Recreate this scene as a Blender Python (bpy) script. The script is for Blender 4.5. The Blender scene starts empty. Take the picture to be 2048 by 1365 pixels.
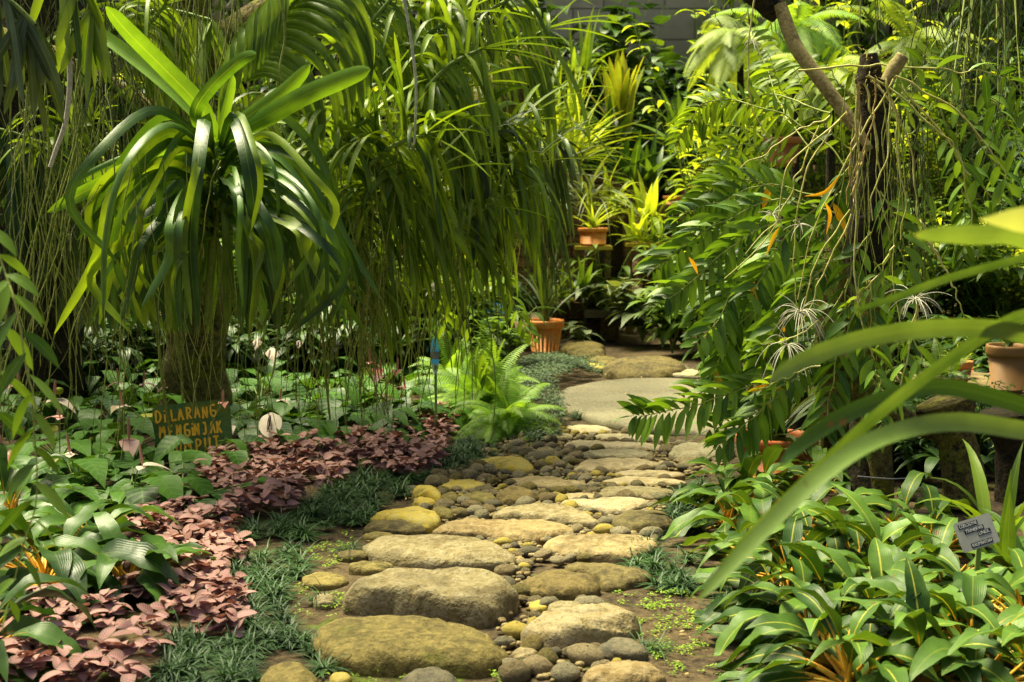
import bpy, math, random
import numpy as np
from mathutils import Vector, noise as mnoise
R = random.Random(7)
G = np.random.default_rng(7)
sc = bpy.context.scene
COL = sc.collection
rad = math.radians

# ------------------------------------------------------------------ camera geometry
F, H0 = 3000.0, 1.35
PITCH = math.atan((682.5 - 363) / F)
FW = np.array([0, math.cos(PITCH), -math.sin(PITCH)])
UPV = np.array([0, math.sin(PITCH), math.cos(PITCH)])
CAM = np.array([0, 0, H0])
def ray(px, py):
    return FW + np.array([(px - 1024) / F, 0, 0]) + UPV * ((682.5 - py) / F)
def at(px, py, Y):
    r = ray(px, py); return CAM + r * (Y / r[1])
def gnd(px, py, z=0.0):
    r = ray(px, py); return CAM + r * ((z - H0) / r[2])
def topx(p):
    d = np.asarray(p) - CAM
    z = d @ FW
    return 1024 + F * d[..., 0] / z, 682.5 - F * (d @ UPV) / z

# ------------------------------------------------------------------ mesh builder
class MB:
    def __init__(s): s.v = []; s.q = []; s.uv = []; s.r = []; s.n = 0
    def add(s, V, Q, UV=None, rn=0.5):
        V = np.asarray(V, float).reshape(-1, 3); N = len(V)
        s.v.append(V); s.q.append(np.asarray(Q, int).reshape(-1, 4) + s.n)
        s.uv.append(np.zeros((N, 2)) + .5 if UV is None else np.asarray(UV, float).reshape(-1, 2))
        s.r.append(np.broadcast_to(np.asarray(rn, float).ravel(), (N,)).copy() if np.size(rn) in (1, N) else np.asarray(rn))
        s.n += N
    def build(s, name, mat, parent=None, smooth=True, loc=None):
        V = np.concatenate(s.v); Q = np.concatenate(s.q); UV = np.concatenate(s.uv); rr = np.concatenate(s.r)
        me = bpy.data.meshes.new(name)
        if loc is not None: V = V - np.asarray(loc)
        nq = len(Q)
        me.vertices.add(len(V)); me.vertices.foreach_set('co', V.ravel())
        me.loops.add(nq * 4); me.loops.foreach_set('vertex_index', Q.ravel().astype(np.int32))
        me.polygons.add(nq); me.polygons.foreach_set('loop_start', np.arange(nq, dtype=np.int32) * 4)
        me.polygons.foreach_set('use_smooth', np.full(nq, smooth))
        me.update(calc_edges=True)
        u = me.uv_layers.new(name='UVMap'); u.data.foreach_set('uv', UV[Q.ravel()].ravel())
        a = me.attributes.new('rnd', 'FLOAT', 'POINT'); a.data.foreach_set('value', rr)
        me.validate()
        me.materials.append(mat)
        o = bpy.data.objects.new(name, me); COL.objects.link(o)
        if parent is not None:
            o.parent = parent
            o.matrix_parent_inverse.identity()
            pl = np.array(parent['_w']) if '_w' in parent else np.zeros(3)
            if loc is None: o.location = -pl
            else: o.location = np.asarray(loc) - pl
        elif loc is not None: o.location = loc
        return o

def tag(o, label=None, cat=None, group=None, kind=None):
    if label: o['label'] = label
    if cat: o['category'] = cat
    if group: o['group'] = group
    if kind: o['kind'] = kind
    return o
ROOTS = []
def thing(name, loc, label, cat, group=None):
    o = bpy.data.objects.new(name, None); COL.objects.link(o)
    o.location = [float(c) for c in loc]; o.empty_display_size = .1
    o['_w'] = [float(c) for c in loc]; ROOTS.append(o)
    return tag(o, label, cat, group)

def nrm(a):
    return a / np.maximum(np.linalg.norm(a, axis=-1, keepdims=True), 1e-9)
def A(x, M): return np.broadcast_to(np.asarray(x, float), (M,)).copy()

# width profiles along a leaf
def _p(xs, ys): return lambda t: np.interp(t, xs, ys)
PROF = {
 'strap': _p([0, .08, .3, .75, .9, .97, 1], [.55, .75, 1, .95, .75, .45, .1]),
 'lance': _p([0, .06, .2, .42, .6, .8, .93, 1], [.1, .25, .75, 1, .92, .55, .2, .02]),
 'grass': _p([0, .2, .6, 1], [.8, 1, .7, .05]),
 'ovate': _p([0, .05, .15, .33, .5, .7, .88, 1], [.08, .35, .8, 1, .93, .65, .28, .02]),
 'fire':  _p([0, .05, .14, .28, .45, .65, .85, .95, 1], [.12, .22, .55, .95, 1, .85, .42, .15, .02]),
 'round': _p([0, .05, .15, .33, .55, .75, .9, 1], [.1, .5, .85, 1, 1, .82, .5, .05]),
 'heart': _p([0, .04, .12, .25, .4, .6, .8, 1], [.45, .8, 1, .98, .84, .55, .26, .02]),
}
def strip(mb, P, S, N, wd, fold, rn, t, wave=None):
    """P,S,N: (M,K,3)  wd: (M,K)  -> a folded ribbon three vertices wide"""
    M, K, _ = P.shape
    cf, sf = np.cos(fold), np.sin(fold)
    cf = np.reshape(np.broadcast_to(cf, (M,)), (M, 1, 1)); sf = np.reshape(np.broadcast_to(sf, (M,)), (M, 1, 1))
    w = wd[..., None]
    l = P - S * w * cf + N * w * sf; r = P + S * w * cf + N * w * sf
    if wave is not None:
        l = l + N * w * wave[..., None]; r = r - N * w * np.roll(wave, 1, axis=1)[..., None]
    V = np.stack([l, P, r], 2).reshape(-1, 3)
    u = np.tile(np.array([0, .5, 1.]), M * K); v = np.tile(np.repeat(t, 3), M)
    i = np.arange(K - 1) * 3
    q = np.concatenate([np.stack([i, i + 1, i + 4, i + 3], 1), np.stack([i + 1, i + 2, i + 5, i + 4], 1)])
    Q = (q[None] + (np.arange(M) * K * 3)[:, None, None]).reshape(-1, 4)
    mb.add(V, Q, np.stack([u, v], 1), np.repeat(A(rn, M), K * 3))
def march(B, D, L, droop, n, stiff=0.0):
    B = np.atleast_2d(B).astype(float); D = nrm(np.atleast_2d(D).astype(float)); M = len(B)
    L = A(L, M); droop = A(droop, M)
    P = np.zeros((M, n + 1, 3)); T = np.zeros((M, n + 1, 3)); p = B.copy(); d = D.copy()
    for i in range(n + 1):
        P[:, i] = p; T[:, i] = d
        g = droop * (1 if i / n >= stiff else .15) / n
        d = d.copy(); d[:, 2] -= g; d = nrm(d); p = p + d * (L / n)[:, None]
    return P, T
def blades(mb, B, D, L, W, droop=1., n=6, prof='strap', fold=.3, side=None, rn=None, wave=0., zmin=None, stiff=0., roll=0., jit=.0):
    P, T = march(B, D, L, droop, n, stiff); M = len(P)
    if side is None:
        side = np.cross(T[:, 0], np.array([0, 0, 1.])); bad = np.linalg.norm(side, axis=1) < .05
        side[bad] = [1, 0, 0]
    S = nrm(np.broadcast_to(side, (M, 3)))
    if np.any(roll):
        rr = A(roll, M)[:, None]; N0 = nrm(np.cross(S, T[:, 0])); S = S * np.cos(rr) + N0 * np.sin(rr)
    S = np.repeat(S[:, None], n + 1, 1)
    S = nrm(S - T * np.sum(S * T, -1, keepdims=True))
    N = np.cross(S, T)
    if zmin is not None: P[..., 2] = np.maximum(P[..., 2], zmin)
    t = np.linspace(0, 1, n + 1)
    wd = A(W, M)[:, None] * .5 * PROF[prof](t)[None]
    wv = None
    if wave:
        ph = G.uniform(0, 6.3, (M, 1)); wv = wave * np.sin(t[None] * 17 + ph) * np.sin(np.pi * t)[None]
    strip(mb, P, S, N, wd, fold, G.random(M) if rn is None else rn, t, wv)
    return P, T
def cat(P, n):
    P = np.asarray(P, float)
    if len(P) == 2: return P[0] + (P[1] - P[0]) * np.linspace(0, 1, n)[:, None]
    Q = np.vstack([2 * P[0] - P[1], P, 2 * P[-1] - P[-2]])
    out = []
    for s in np.linspace(0, len(P) - 1, n):
        i = min(int(s), len(P) - 2); u = s - i; a, b, c, d = Q[i:i + 4]
        out.append(.5 * ((2 * b) + (-a + c) * u + (2 * a - 5 * b + 4 * c - d) * u * u + (-a + 3 * b - 3 * c + d) * u ** 3))
    return np.array(out)
def px3(pts, Y):
    Ys = np.interp(np.linspace(0, 1, len(pts)), np.linspace(0, 1, np.size(Y)), np.atleast_1d(Y))
    return np.array([at(p[0], p[1], y) for p, y in zip(pts, Ys)])
def pxblade(mb, pts, Y, wpx, prof='strap', n=16, fold=.35, roll=0., rn=None, wave=0.):
    """one leaf along pixel points at real distances Y (metres), width given at that distance"""
    P = cat(px3(pts, Y), n + 1); T = nrm(np.gradient(P, axis=0))
    V = nrm(P - CAM)
    S = nrm(np.cross(T, V)); N = np.cross(S, T)
    if np.mean(N[:, 2]) < 0: S = -S; N = -N
    S2 = S * math.cos(roll) + N * math.sin(roll); N2 = np.cross(S2, T)
    t = np.linspace(0, 1, n + 1)
    wd = PROF[prof](t) * wpx * .5 * P[:, 1] / F
    wv = (wave * np.sin(t * 20 + R.random() * 6))[None] if wave else None
    strip(mb, P[None], S2[None], N2[None], wd[None], fold, R.random() if rn is None else rn, t, wv)
def tubes(mb, P, rr, sides=5, rn=None):
    P = np.asarray(P, float)
    if P.ndim == 2: P = P[None]
    M, K, _ = P.shape
    rr = np.broadcast_to(np.asarray(rr, float), (M, K)) if np.ndim(rr) != 1 or np.size(rr) == K else np.repeat(np.asarray(rr)[:, None], K, 1)
    T = nrm(np.gradient(P, axis=1))
    a = np.cross(T, np.array([.35, .9, .15])); a = nrm(a); b = np.cross(T, a)
    th = np.arange(sides) * 2 * np.pi / sides
    V = P[:, :, None] + rr[..., None, None] * (a[:, :, None] * np.cos(th)[:, None] + b[:, :, None] * np.sin(th)[:, None])
    i = np.arange(K - 1)[:, None] * sides; j = np.arange(sides)[None]; j2 = (j + 1) % sides
    q = np.stack([i + j, i + j2, i + sides + j2, i + sides + j], -1).reshape(-1, 4)
    Q = (q[None] + (np.arange(M) * K * sides)[:, None, None]).reshape(-1, 4)
    uv = np.stack(np.broadcast_arrays(np.tile(np.arange(sides) / sides, M * K), np.tile(np.repeat(np.linspace(0, 1, K), sides), M)), 1)
    mb.add(V.reshape(-1, 3), Q, uv, np.repeat(G.random(M) if rn is None else A(rn, M), K * sides))
def roots(mb, B, L, r, K=12, sway=.06, zmin=None, drift=(0, 0)):
    B = np.atleast_2d(B); M = len(B); L = A(L, M)
    P = np.zeros((M, K, 3)); p = B.copy(); v = G.normal(0, sway, (M, 2)) + np.array(drift)
    for i in range(K):
        P[:, i] = p; v = v * .8 + G.normal(0, sway, (M, 2)) + np.array(drift) * .2
        st = L / (K - 1); p = p + np.stack([v[:, 0] * st * 2, v[:, 1] * st * 2, -st], 1)
    if zmin is not None: P[..., 2] = np.maximum(P[..., 2], zmin)
    tubes(mb, P, A(r, M)[:, None] * np.linspace(1, .55, K)[None], 4)
def box(mb, c, s, rz=0., rn=.5, ax=None):
    x, y, z = np.array(s) / 2
    V = np.array([[i * x, j * y, k * z] for i in (-1, 1) for j in (-1, 1) for k in (-1, 1)])
    if ax is not None: V = V @ np.asarray(ax)
    elif rz: V = V @ np.array([[math.cos(rz), math.sin(rz), 0], [-math.sin(rz), math.cos(rz), 0], [0, 0, 1]])
    mb.add(V + np.array(c), [[0, 1, 3, 2], [4, 6, 7, 5], [0, 4, 5, 1], [2, 3, 7, 6], [0, 2, 6, 4], [1, 5, 7, 3]], rn=rn)
def lathe(mb, c, prof, sides=40, flute=None, rn=.5):
    prof = np.array(prof, float); K = len(prof); th = np.arange(sides) * 2 * np.pi / sides
    V = []
    for k, (r, z) in enumerate(prof):
        rr = r * np.ones(sides)
        if flute and flute[0] <= k <= flute[1]: rr = rr * (1 - flute[3] * (np.abs(np.sin(th * flute[2] / 2)) < .38))
        V.append(np.stack([rr * np.cos(th), rr * np.sin(th), np.full(sides, z)], 1))
    i = np.arange(K - 1)[:, None] * sides; j = np.arange(sides)[None]; j2 = (j + 1) % sides
    q = np.stack([i + j, i + j2, i + sides + j2, i + sides + j], -1).reshape(-1, 4)
    mb.add(np.concatenate(V) + np.array(c), q, rn=rn)
def pip(px, py, poly):
    ins = np.zeros(np.shape(px), bool); n = len(poly)
    for i in range(n):
        (x1, y1), (x2, y2) = poly[i], poly[i - 1]
        c = ((y1 > py) != (y2 > py)) & (px < (x2 - x1) * (py - y1) / ((y2 - y1) or 1e-9) + x1); ins ^= c
    return ins
def scatter(poly, dens, z=0., rng=G):
    """random points on the ground inside an outline given by its corners"""
    W = np.array([gnd(*p, z)[:2] for p in poly]); lo, hi = W.min(0), W.max(0)
    n = int(dens * np.prod(hi - lo)); p = rng.uniform(lo, hi, (n, 2))
    return p[pip(p[:, 0], p[:, 1], [tuple(w) for w in W])]

# ------------------------------------------------------------------ materials
def nodes(name):
    m = bpy.data.materials.new(name); m.use_nodes = True; nt = m.node_tree
    for n in list(nt.nodes): nt.nodes.remove(n)
    def N(t, **k):
        n = nt.nodes.new(t)
        for a, b in k.items():
            if a.startswith('i_'):
                key = a[2:]; key = int(key) if key.isdigit() else key.replace('_', ' ')
                if hasattr(b, 'is_output') or isinstance(b, bpy.types.NodeSocket): nt.links.new(b, n.inputs[key])
                else: n.inputs[key].default_value = b
            else: setattr(n, a, b)
        return n
    return m, nt, N
def c4(c): return (*c, 1)
def mixc(N, f, a, b, mode='MIX'):
    n = N('ShaderNodeMix', data_type='RGBA', blend_type=mode)
    for k, v in ((0, f), (6, a), (7, b)):
        if isinstance(v, bpy.types.NodeSocket): n.id_data.links.new(v, n.inputs[k])
        else: n.inputs[k].default_value = v if k == 0 else c4(v)
    return n.outputs[2]
def mth(N, op, a, b=0., c=0.):
    n = N('ShaderNodeMath', operation=op)
    for k, v in ((0, a), (1, b), (2, c)):
        if isinstance(v, bpy.types.NodeSocket): n.id_data.links.new(v, n.inputs[k])
        else: n.inputs[k].default_value = v
    return n.outputs[0]
def ramp(N, f, lo, hi):
    n = N('ShaderNodeMapRange', i_0=f); n.inputs[1].default_value = lo; n.inputs[2].default_value = hi
    return n.outputs[0]
def leafmat(name, dark, light, rib=None, ribw=.05, stalk=None, tip=None, trans=.35, rough=.38, tcol=None, veins=0., vcol=None, spec=.26, spots=0., edge=None, old=None):
    m, nt, N = nodes(name)
    a = N('ShaderNodeAttribute', attribute_name='rnd').outputs['Fac']
    uv = N('ShaderNodeSeparateXYZ', i_0=N('ShaderNodeUVMap', uv_map='UVMap').outputs[0])
    u, v = uv.outputs[0], uv.outputs[1]
    tc = N('ShaderNodeTexCoord').outputs['Object']
    nz = N('ShaderNodeTexNoise', i_Vector=tc, i_Scale=14., i_Detail=3.).outputs[0]
    f = mth(N, 'ADD', a, mth(N, 'MULTIPLY', mth(N, 'SUBTRACT', nz, .5), .9))
    if max(light) < .5 and name != 'fittonia_leaf': dark = [c * .6 for c in dark]; trans *= .82  # dark ends deepened, painting the contrast of shaded gaps into leaf colour
    col = mixc(N, ramp(N, f, .05, .95), dark, light)
    d = mth(N, 'ABSOLUTE', mth(N, 'SUBTRACT', u, .5))
    if veins:
        vv = mth(N, 'SINE', mth(N, 'MULTIPLY', mth(N, 'SUBTRACT', v, mth(N, 'MULTIPLY', d, .35)), veins * 6.283))
        col = mixc(N, mth(N, 'MULTIPLY', ramp(N, vv, .55, 1.), .75), col, vcol or light)
    else:
        vv = mth(N, 'SINE', mth(N, 'MULTIPLY', d, 75.))
        col = mixc(N, mth(N, 'MULTIPLY', ramp(N, vv, .2, 1.), .22), col, light)
    if edge: col = mixc(N, ramp(N, d, .33, .5), col, edge)
    if rib: col = mixc(N, mth(N, 'MULTIPLY', ramp(N, d, ribw, ribw * .35), ramp(N, mth(N, 'FRACT', mth(N, 'MULTIPLY', a, 7.3)), -.15, .9)), col, rib)
    if stalk: col = mixc(N, ramp(N, mth(N, 'ADD', v, mth(N, 'MULTIPLY', d, 1.2)), .24, .06), col, stalk)
    if tip: col = mixc(N, ramp(N, mth(N, 'ADD', v, mth(N, 'MULTIPLY', nz, .2)), 1.08, 1.2), col, tip)
    if old:
        col = mixc(N, ramp(N, a, .988, .992), col, old)
    if spots:
        n2 = N('ShaderNodeTexNoise', i_Vector=tc, i_Scale=24., i_Detail=2.).outputs[0]
        col = mixc(N, ramp(N, n2, .77 - spots, .79 - spots), col, (.12, .07, .02))
    n3 = N('ShaderNodeTexNoise', i_Vector=tc, i_Scale=60., i_Detail=2.).outputs[0]
    ro = mth(N, 'ADD', rough - .1, mth(N, 'MULTIPLY', n3, .25))
    bs = N('ShaderNodeBsdfPrincipled', i_Base_Color=col, i_Roughness=ro)
    bs.inputs['Specular IOR Level'].default_value = spec
    bm = N('ShaderNodeBump', i_Strength=.16, i_Distance=.004, i_Height=mth(N, 'ADD', mth(N, 'MULTIPLY', vv, .3), n3))
    nt.links.new(bm.outputs[0], bs.inputs['Normal'])
    tcm = mixc(N, 1., col, tcol or (1.9, 1.7, .5), 'MULTIPLY')
    tr = N('ShaderNodeBsdfTranslucent', i_Color=tcm)
    mx = N('ShaderNodeMixShader', i_0=trans, i_1=bs.outputs[0], i_2=tr.outputs[0])
    N('ShaderNodeOutputMaterial', i_0=mx.outputs[0])
    return m
def rough(name, cols, scale=6., rgh=.85, bump=.5, bdist=.02, fine=60., spec=.3, moss=None, mossf=.55, pits=None, det=6., obj=True, mw=.08, vary=False):
    """weathered matter: noise-mixed colours, optional moss patches, two scales of relief"""
    m, nt, N = nodes(name)
    T = N('ShaderNodeTexCoord').outputs['Object']
    if obj:
        oi = N('ShaderNodeObjectInfo'); T = N('ShaderNodeVectorMath', operation='ADD', i_0=T, i_1=oi.outputs['Location']).outputs[0]
    a = N('ShaderNodeTexNoise', i_Vector=T, i_Scale=scale, i_Detail=det, i_Roughness=.62).outputs[0]
    b = N('ShaderNodeTexNoise', i_Vector=T, i_Scale=fine, i_Detail=4., i_Roughness=.7).outputs[0]
    col = mixc(N, ramp(N, a, .36, .64), cols[0], cols[1])
    col = mixc(N, ramp(N, mth(N, 'ADD', b, mth(N, 'MULTIPLY', a, .4)), .58, .82), col, cols[2])
    g = N('ShaderNodeTexNoise', i_Vector=T, i_Scale=fine * 3.3, i_Detail=2.).outputs[0]
    col = mixc(N, mth(N, 'MULTIPLY', ramp(N, g, .56, .7), .55), col, [c * .35 for c in cols[0]])
    if moss:
        c_ = N('ShaderNodeTexNoise', i_Vector=T, i_Scale=scale * 1.3, i_Detail=7., i_Roughness=.7, i_Distortion=.4).outputs[0]
        mf = ramp(N, c_, mossf, mossf + mw)
        mc = mixc(N, b, [x * .6 for x in moss], [x * 1.4 for x in moss])
        col = mixc(N, mf, col, mc)
    if vary:
        s1 = N('ShaderNodeTexNoise', i_Vector=T, i_Scale=scale * 2.6, i_Detail=5., i_Distortion=.6).outputs[0]
        col = mixc(N, mth(N, 'MULTIPLY', ramp(N, s1, .53, .68), .6), col, [c * .45 for c in cols[0]])
        rv = oi.outputs['Random']
        col = mixc(N, ramp(N, rv, .45, 1.), col, mixc(N, .75, col, (.62, .66, .62), 'MULTIPLY'))
        col = mixc(N, ramp(N, rv, .5, 0.), col, mixc(N, .45, col, (.95, .74, .42), 'MULTIPLY'))
    bs = N('ShaderNodeBsdfPrincipled', i_Base_Color=col, i_Roughness=rgh); bs.inputs['Specular IOR Level'].default_value = spec
    h = mth(N, 'ADD', mth(N, 'MULTIPLY', a, 1.2), mth(N, 'ADD', mth(N, 'MULTIPLY', b, .35), mth(N, 'MULTIPLY', g, .12)))
    bm = N('ShaderNodeBump', i_Strength=bump, i_Distance=bdist, i_Height=h)
    nt.links.new(bm.outputs[0], bs.inputs['Normal'])
    N('ShaderNodeOutputMaterial', i_0=bs.outputs[0])
    return m
YG = (.34, .42, .03)
M = {
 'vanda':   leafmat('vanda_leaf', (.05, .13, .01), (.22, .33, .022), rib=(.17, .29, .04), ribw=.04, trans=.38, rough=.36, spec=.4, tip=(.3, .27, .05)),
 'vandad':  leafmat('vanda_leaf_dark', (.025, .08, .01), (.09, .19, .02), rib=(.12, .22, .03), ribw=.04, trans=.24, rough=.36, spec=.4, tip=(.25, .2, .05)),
 'vandab':  leafmat('vanda_leaf_bright', (.09, .17, .016), (.2, .31, .03), rib=(.26, .38, .06), ribw=.04, trans=.4, rough=.35),
 'vandaf':  leafmat('vanda_leaf_fresh', (.10, .23, .018), (.19, .35, .03), rib=(.3, .42, .06), ribw=.05, trans=.42, rough=.32),
 'vandag':  leafmat('vanda_leaf_greyish', (.035, .075, .025), (.11, .16, .05), rib=(.15, .2, .08), trans=.22, rough=.33),
 'dend':    leafmat('dendrobium_leaf', (.05, .14, .014), (.17, .3, .03), rib=(.16, .26, .05), ribw=.05, trans=.36, rough=.33, old=(.55, .3, .01)),
 'dendb':   leafmat('dendrobium_leaf_bright', (.10, .21, .015), (.24, .37, .03), rib=(.3, .4, .06), trans=.42, rough=.36),
 'anth':    leafmat('anthurium_leaf', (.03, .10, .014), (.075, .185, .02), rib=(.14, .26, .05), ribw=.035, veins=7, vcol=(.1, .2, .04), trans=.25, rough=.4, spec=.18, old=(.35, .36, .015)),
 'fire':    leafmat('fire_flash_leaf', (.028, .082, .013), (.105, .2, .026), rib=(.36, .37, .05), ribw=.05, stalk=(.62, .3, .02), trans=.22, rough=.42, spec=.2, spots=.04, tip=None),
 'fired':   leafmat('fire_flash_leaf_dark', (.025, .075, .012), (.075, .16, .026), rib=(.12, .2, .04), ribw=.04, stalk=(.5, .25, .02), trans=.28, rough=.33),
 'fitt':    leafmat('fittonia_leaf', (.2, .105, .09), (.44, .26, .23), rib=(.52, .18, .19), ribw=.05, veins=8, vcol=(.5, .24, .22), edge=(.2, .13, .075), trans=.15, rough=.6, tcol=(1.2, .8, .6), spec=.2),
 'mondo':   leafmat('mondo_grass_blade', (.014, .052, .014), (.06, .13, .035), trans=.15, rough=.4, tcol=(1.3, 1.4, .6)),
 'cover':   leafmat('ground_cover_leaf', (.035, .08, .035), (.11, .17, .075), trans=.2, rough=.5),
 'moss':    leafmat('moss_leaf', (.13, .24, .012), (.27, .42, .025), trans=.3, rough=.6),
 'fern':    leafmat('fern_leaf', (.12, .29, .025), (.28, .47, .055), trans=.42, rough=.45),
 'fernp':   leafmat('fern_leaf_pale', (.16, .27, .035), (.36, .46, .09), trans=.4, rough=.5),
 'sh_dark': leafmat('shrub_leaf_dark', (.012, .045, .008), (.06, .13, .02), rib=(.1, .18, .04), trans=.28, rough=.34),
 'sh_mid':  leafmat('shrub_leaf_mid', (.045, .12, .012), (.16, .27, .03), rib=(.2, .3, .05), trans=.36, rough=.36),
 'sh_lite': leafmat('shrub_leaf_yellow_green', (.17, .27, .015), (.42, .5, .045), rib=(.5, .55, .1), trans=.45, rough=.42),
 'sh_grey': leafmat('shrub_leaf_grey', (.07, .12, .045), (.24, .3, .12), rib=(.3, .36, .16), trans=.25, rough=.4),
 'brom':    leafmat('bromeliad_leaf', (.2, .3, .02), (.36, .44, .04), edge=(.4, .3, .03), trans=.45, rough=.35),
 'strapfg': leafmat('strap_leaf', (.05, .125, .018), (.17, .27, .055), rib=(.2, .31, .06), ribw=.035, trans=.28, rough=.36, spots=.05, tip=(.35, .3, .06)),
 'palefg':  leafmat('pale_leaf', (.3, .38, .13), (.45, .52, .2), trans=.3, rough=.45),
}
M['root'] = rough('aerial_root', [(.09, .14, .012), (.17, .22, .025), (.3, .32, .07)], 9, .7, .2, .002, 60)
M['rootd'] = rough('aerial_root_dark', [(.02, .03, .005), (.045, .06, .009), (.09, .105, .018)], 9, .75, .2, .002, 60)
M['rootw'] = rough('white_root', [(.36, .34, .22), (.5, .48, .34), (.6, .58, .46)], 20, .6, .2, .002, 90)
M['cane'] = rough('orchid_cane', [(.3, .33, .03), (.46, .43, .07), (.55, .5, .2)], 14, .5, .15, .002, 60)
M['caneg'] = rough('green_cane', [(.17, .25, .03), (.3, .36, .05), (.38, .4, .1)], 14, .5, .15, .002, 60)
M['caneb'] = rough('brown_cane', [(.2, .11, .02), (.4, .22, .03), (.5, .4, .15)], 10, .6, .15, .002, 60)
M['stalk'] = rough('orange_stalk', [(.62, .26, .015), (.7, .36, .02), (.6, .42, .05)], 12, .45, .1, .002, 60)
M['stem'] = rough('green_stem', [(.1, .17, .02), (.16, .25, .03), (.2, .28, .05)], 12, .5, .1, .002, 60)
M['stemp'] = rough('pink_stem', [(.32, .2, .08), (.26, .24, .06), (.2, .25, .05)], 12, .5, .1, .002, 60)
M['bark'] = rough('mossy_bark', [(.02, .017, .007), (.085, .07, .018), (.17, .14, .035)], 7, .95, 1., .04, 40, moss=(.15, .15, .012), mossf=.52)
M['barkd'] = rough('black_fibrous_bark', [(.005, .005, .003), (.018, .014, .007), (.05, .038, .014)], 9, .95, 1., .04, 60, moss=(.16, .13, .015), mossf=.68)
M['branch'] = rough('bare_branch', [(.13, .1, .035), (.24, .19, .06), (.32, .27, .1)], 12, .85, .5, .01, 70, moss=(.22, .2, .04), mossf=.6)
M['fibre'] = rough('moss_fibre', [(.16, .12, .02), (.3, .24, .04), (.35, .3, .06)], 16, .95, 1., .02, 80)
ST = {
 'ochre': rough('stone_ochre', [(0.152, 0.112, 0.0399), (0.264, 0.21, 0.0798), (0.31, 0.258, 0.138)], 3.2, .8, .9, .03, 30, moss=(0.0858, 0.0742, 0.0159), mossf=.6, mw=.12, vary=True),
 'sand':  rough('stone_sand', [(0.251, 0.206, 0.102), (0.356, 0.296, 0.145), (0.396, 0.348, 0.217)], 3.5, .8, .8, .03, 30, moss=(0.132, 0.0999, 0.029), mossf=.64, mw=.12, vary=True),
 'yellow': rough('stone_yellow_lichen', [(0.33, 0.236, 0.0175), (0.396, 0.304, 0.025), (0.33, 0.273, 0.075)], 3.5, .8, .6, .02, 40, moss=(0.0792, 0.062, 0.01), mossf=.6, mw=.1),
 'moss':  rough('stone_mossy', [(0.0858, 0.0682, 0.015), (0.172, 0.133, 0.0325), (0.238, 0.186, 0.05)], 3.5, .85, .7, .03, 36, moss=(0.0891, 0.093, 0.007), mossf=.56, mw=.14, vary=True),
 'dark':  rough('stone_dark', [(0.0561, 0.0434, 0.013), (0.112, 0.0868, 0.025), (0.165, 0.13, 0.04)], 4.5, .85, .7, .025, 40, moss=(0.0924, 0.0868, 0.0075), mossf=.6, vary=True),
 'grey':  rough('stone_grey', [(0.066, 0.0589, 0.035), (0.112, 0.0992, 0.055), (0.145, 0.124, 0.065)], 5, .8, .6, .02, 40, moss=(0.0792, 0.0744, 0.01), mossf=.64),
 'slab':  rough('slab_concrete', [(.105, .095, .055), (.16, .145, .085), (.22, .2, .12)], 2.0, .85, .35, .012, 55, moss=(.3, .24, .07), mossf=.6, mw=.2),
}
M['soil'] = rough('soil', [(.02, .013, .006), (.06, .04, .016), (.1, .07, .03)], 2.6, .95, .9, .03, 30, moss=(.085, .12, .008), mossf=.57, obj=False)
M['wall'] = None
def wallmat():
    m, nt, N = nodes('concrete_blocks')
    T = N('ShaderNodeTexCoord').outputs['Object']
    mp = N('ShaderNodeMapping', i_Vector=T); mp.inputs['Rotation'].default_value = (rad(90), 0, 0)
    bk = N('ShaderNodeTexBrick', i_Vector=mp.outputs[0], i_Scale=1., i_Color1=(.4, .34, .2, 1), i_Color2=(.52, .44, .28, 1), i_Mortar=(.2, .17, .1, 1))
    bk.inputs['Mortar Size'].default_value = .012; bk.inputs['Brick Width'].default_value = .8; bk.inputs['Row Height'].default_value = .4
    a = N('ShaderNodeTexNoise', i_Vector=T, i_Scale=1.7, i_Detail=7.).outputs[0]
    col = mixc(N, ramp(N, a, .54, .74), bk.outputs[0], (.16, .16, .06))
    bs = N('ShaderNodeBsdfPrincipled', i_Base_Color=col, i_Roughness=.9)
    bm = N('ShaderNodeBump', i_Strength=.5, i_Distance=.02, i_Height=mth(N, 'ADD', bk.outputs[1], a)); nt.links.new(bm.outputs[0], bs.inputs['Normal'])
    N('ShaderNodeOutputMaterial', i_0=bs.outputs[0]); return m
M['wall'] = wallmat()
def plain(name, col, rgh=.5, var=.25, metal=0., scale=12., spec=.4, bump=.15):
    m, nt, N = nodes(name)
    T = N('ShaderNodeTexCoord').outputs['Object']
    a = N('ShaderNodeTexNoise', i_Vector=T, i_Scale=scale, i_Detail=6.).outputs[0]
    c = mixc(N, a, [x * (1 - var) for x in col], [min(1, x * (1 + var)) for x in col])
    bs = N('ShaderNodeBsdfPrincipled', i_Base_Color=c, i_Roughness=mth(N, 'ADD', rgh - .12, mth(N, 'MULTIPLY', a, .25)), i_Metallic=metal)
    bs.inputs['Specular IOR Level'].default_value = spec
    bm = N('ShaderNodeBump', i_Strength=bump, i_Distance=.004, i_Height=N('ShaderNodeTexNoise', i_Vector=T, i_Scale=scale * 8).outputs[0]); nt.links.new(bm.outputs[0], bs.inputs['Normal'])
    N('ShaderNodeOutputMaterial', i_0=bs.outputs[0]); return m
M['terra'] = rough('orange_plastic', [(.72, .18, .018), (.86, .26, .025), (.72, .34, .1)], 5, .5, .15, .004, 30)
M['terrar'] = rough('red_terracotta', [(.46, .085, .012), (.6, .13, .018), (.5, .2, .07)], 5, .55, .15, .004, 30)
M['terrab'] = plain('beige_pot', (.3, .15, .04), .6, .25)
M['terrao'] = plain('weathered_terracotta', (.4, .15, .045), .7, .35)
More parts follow.
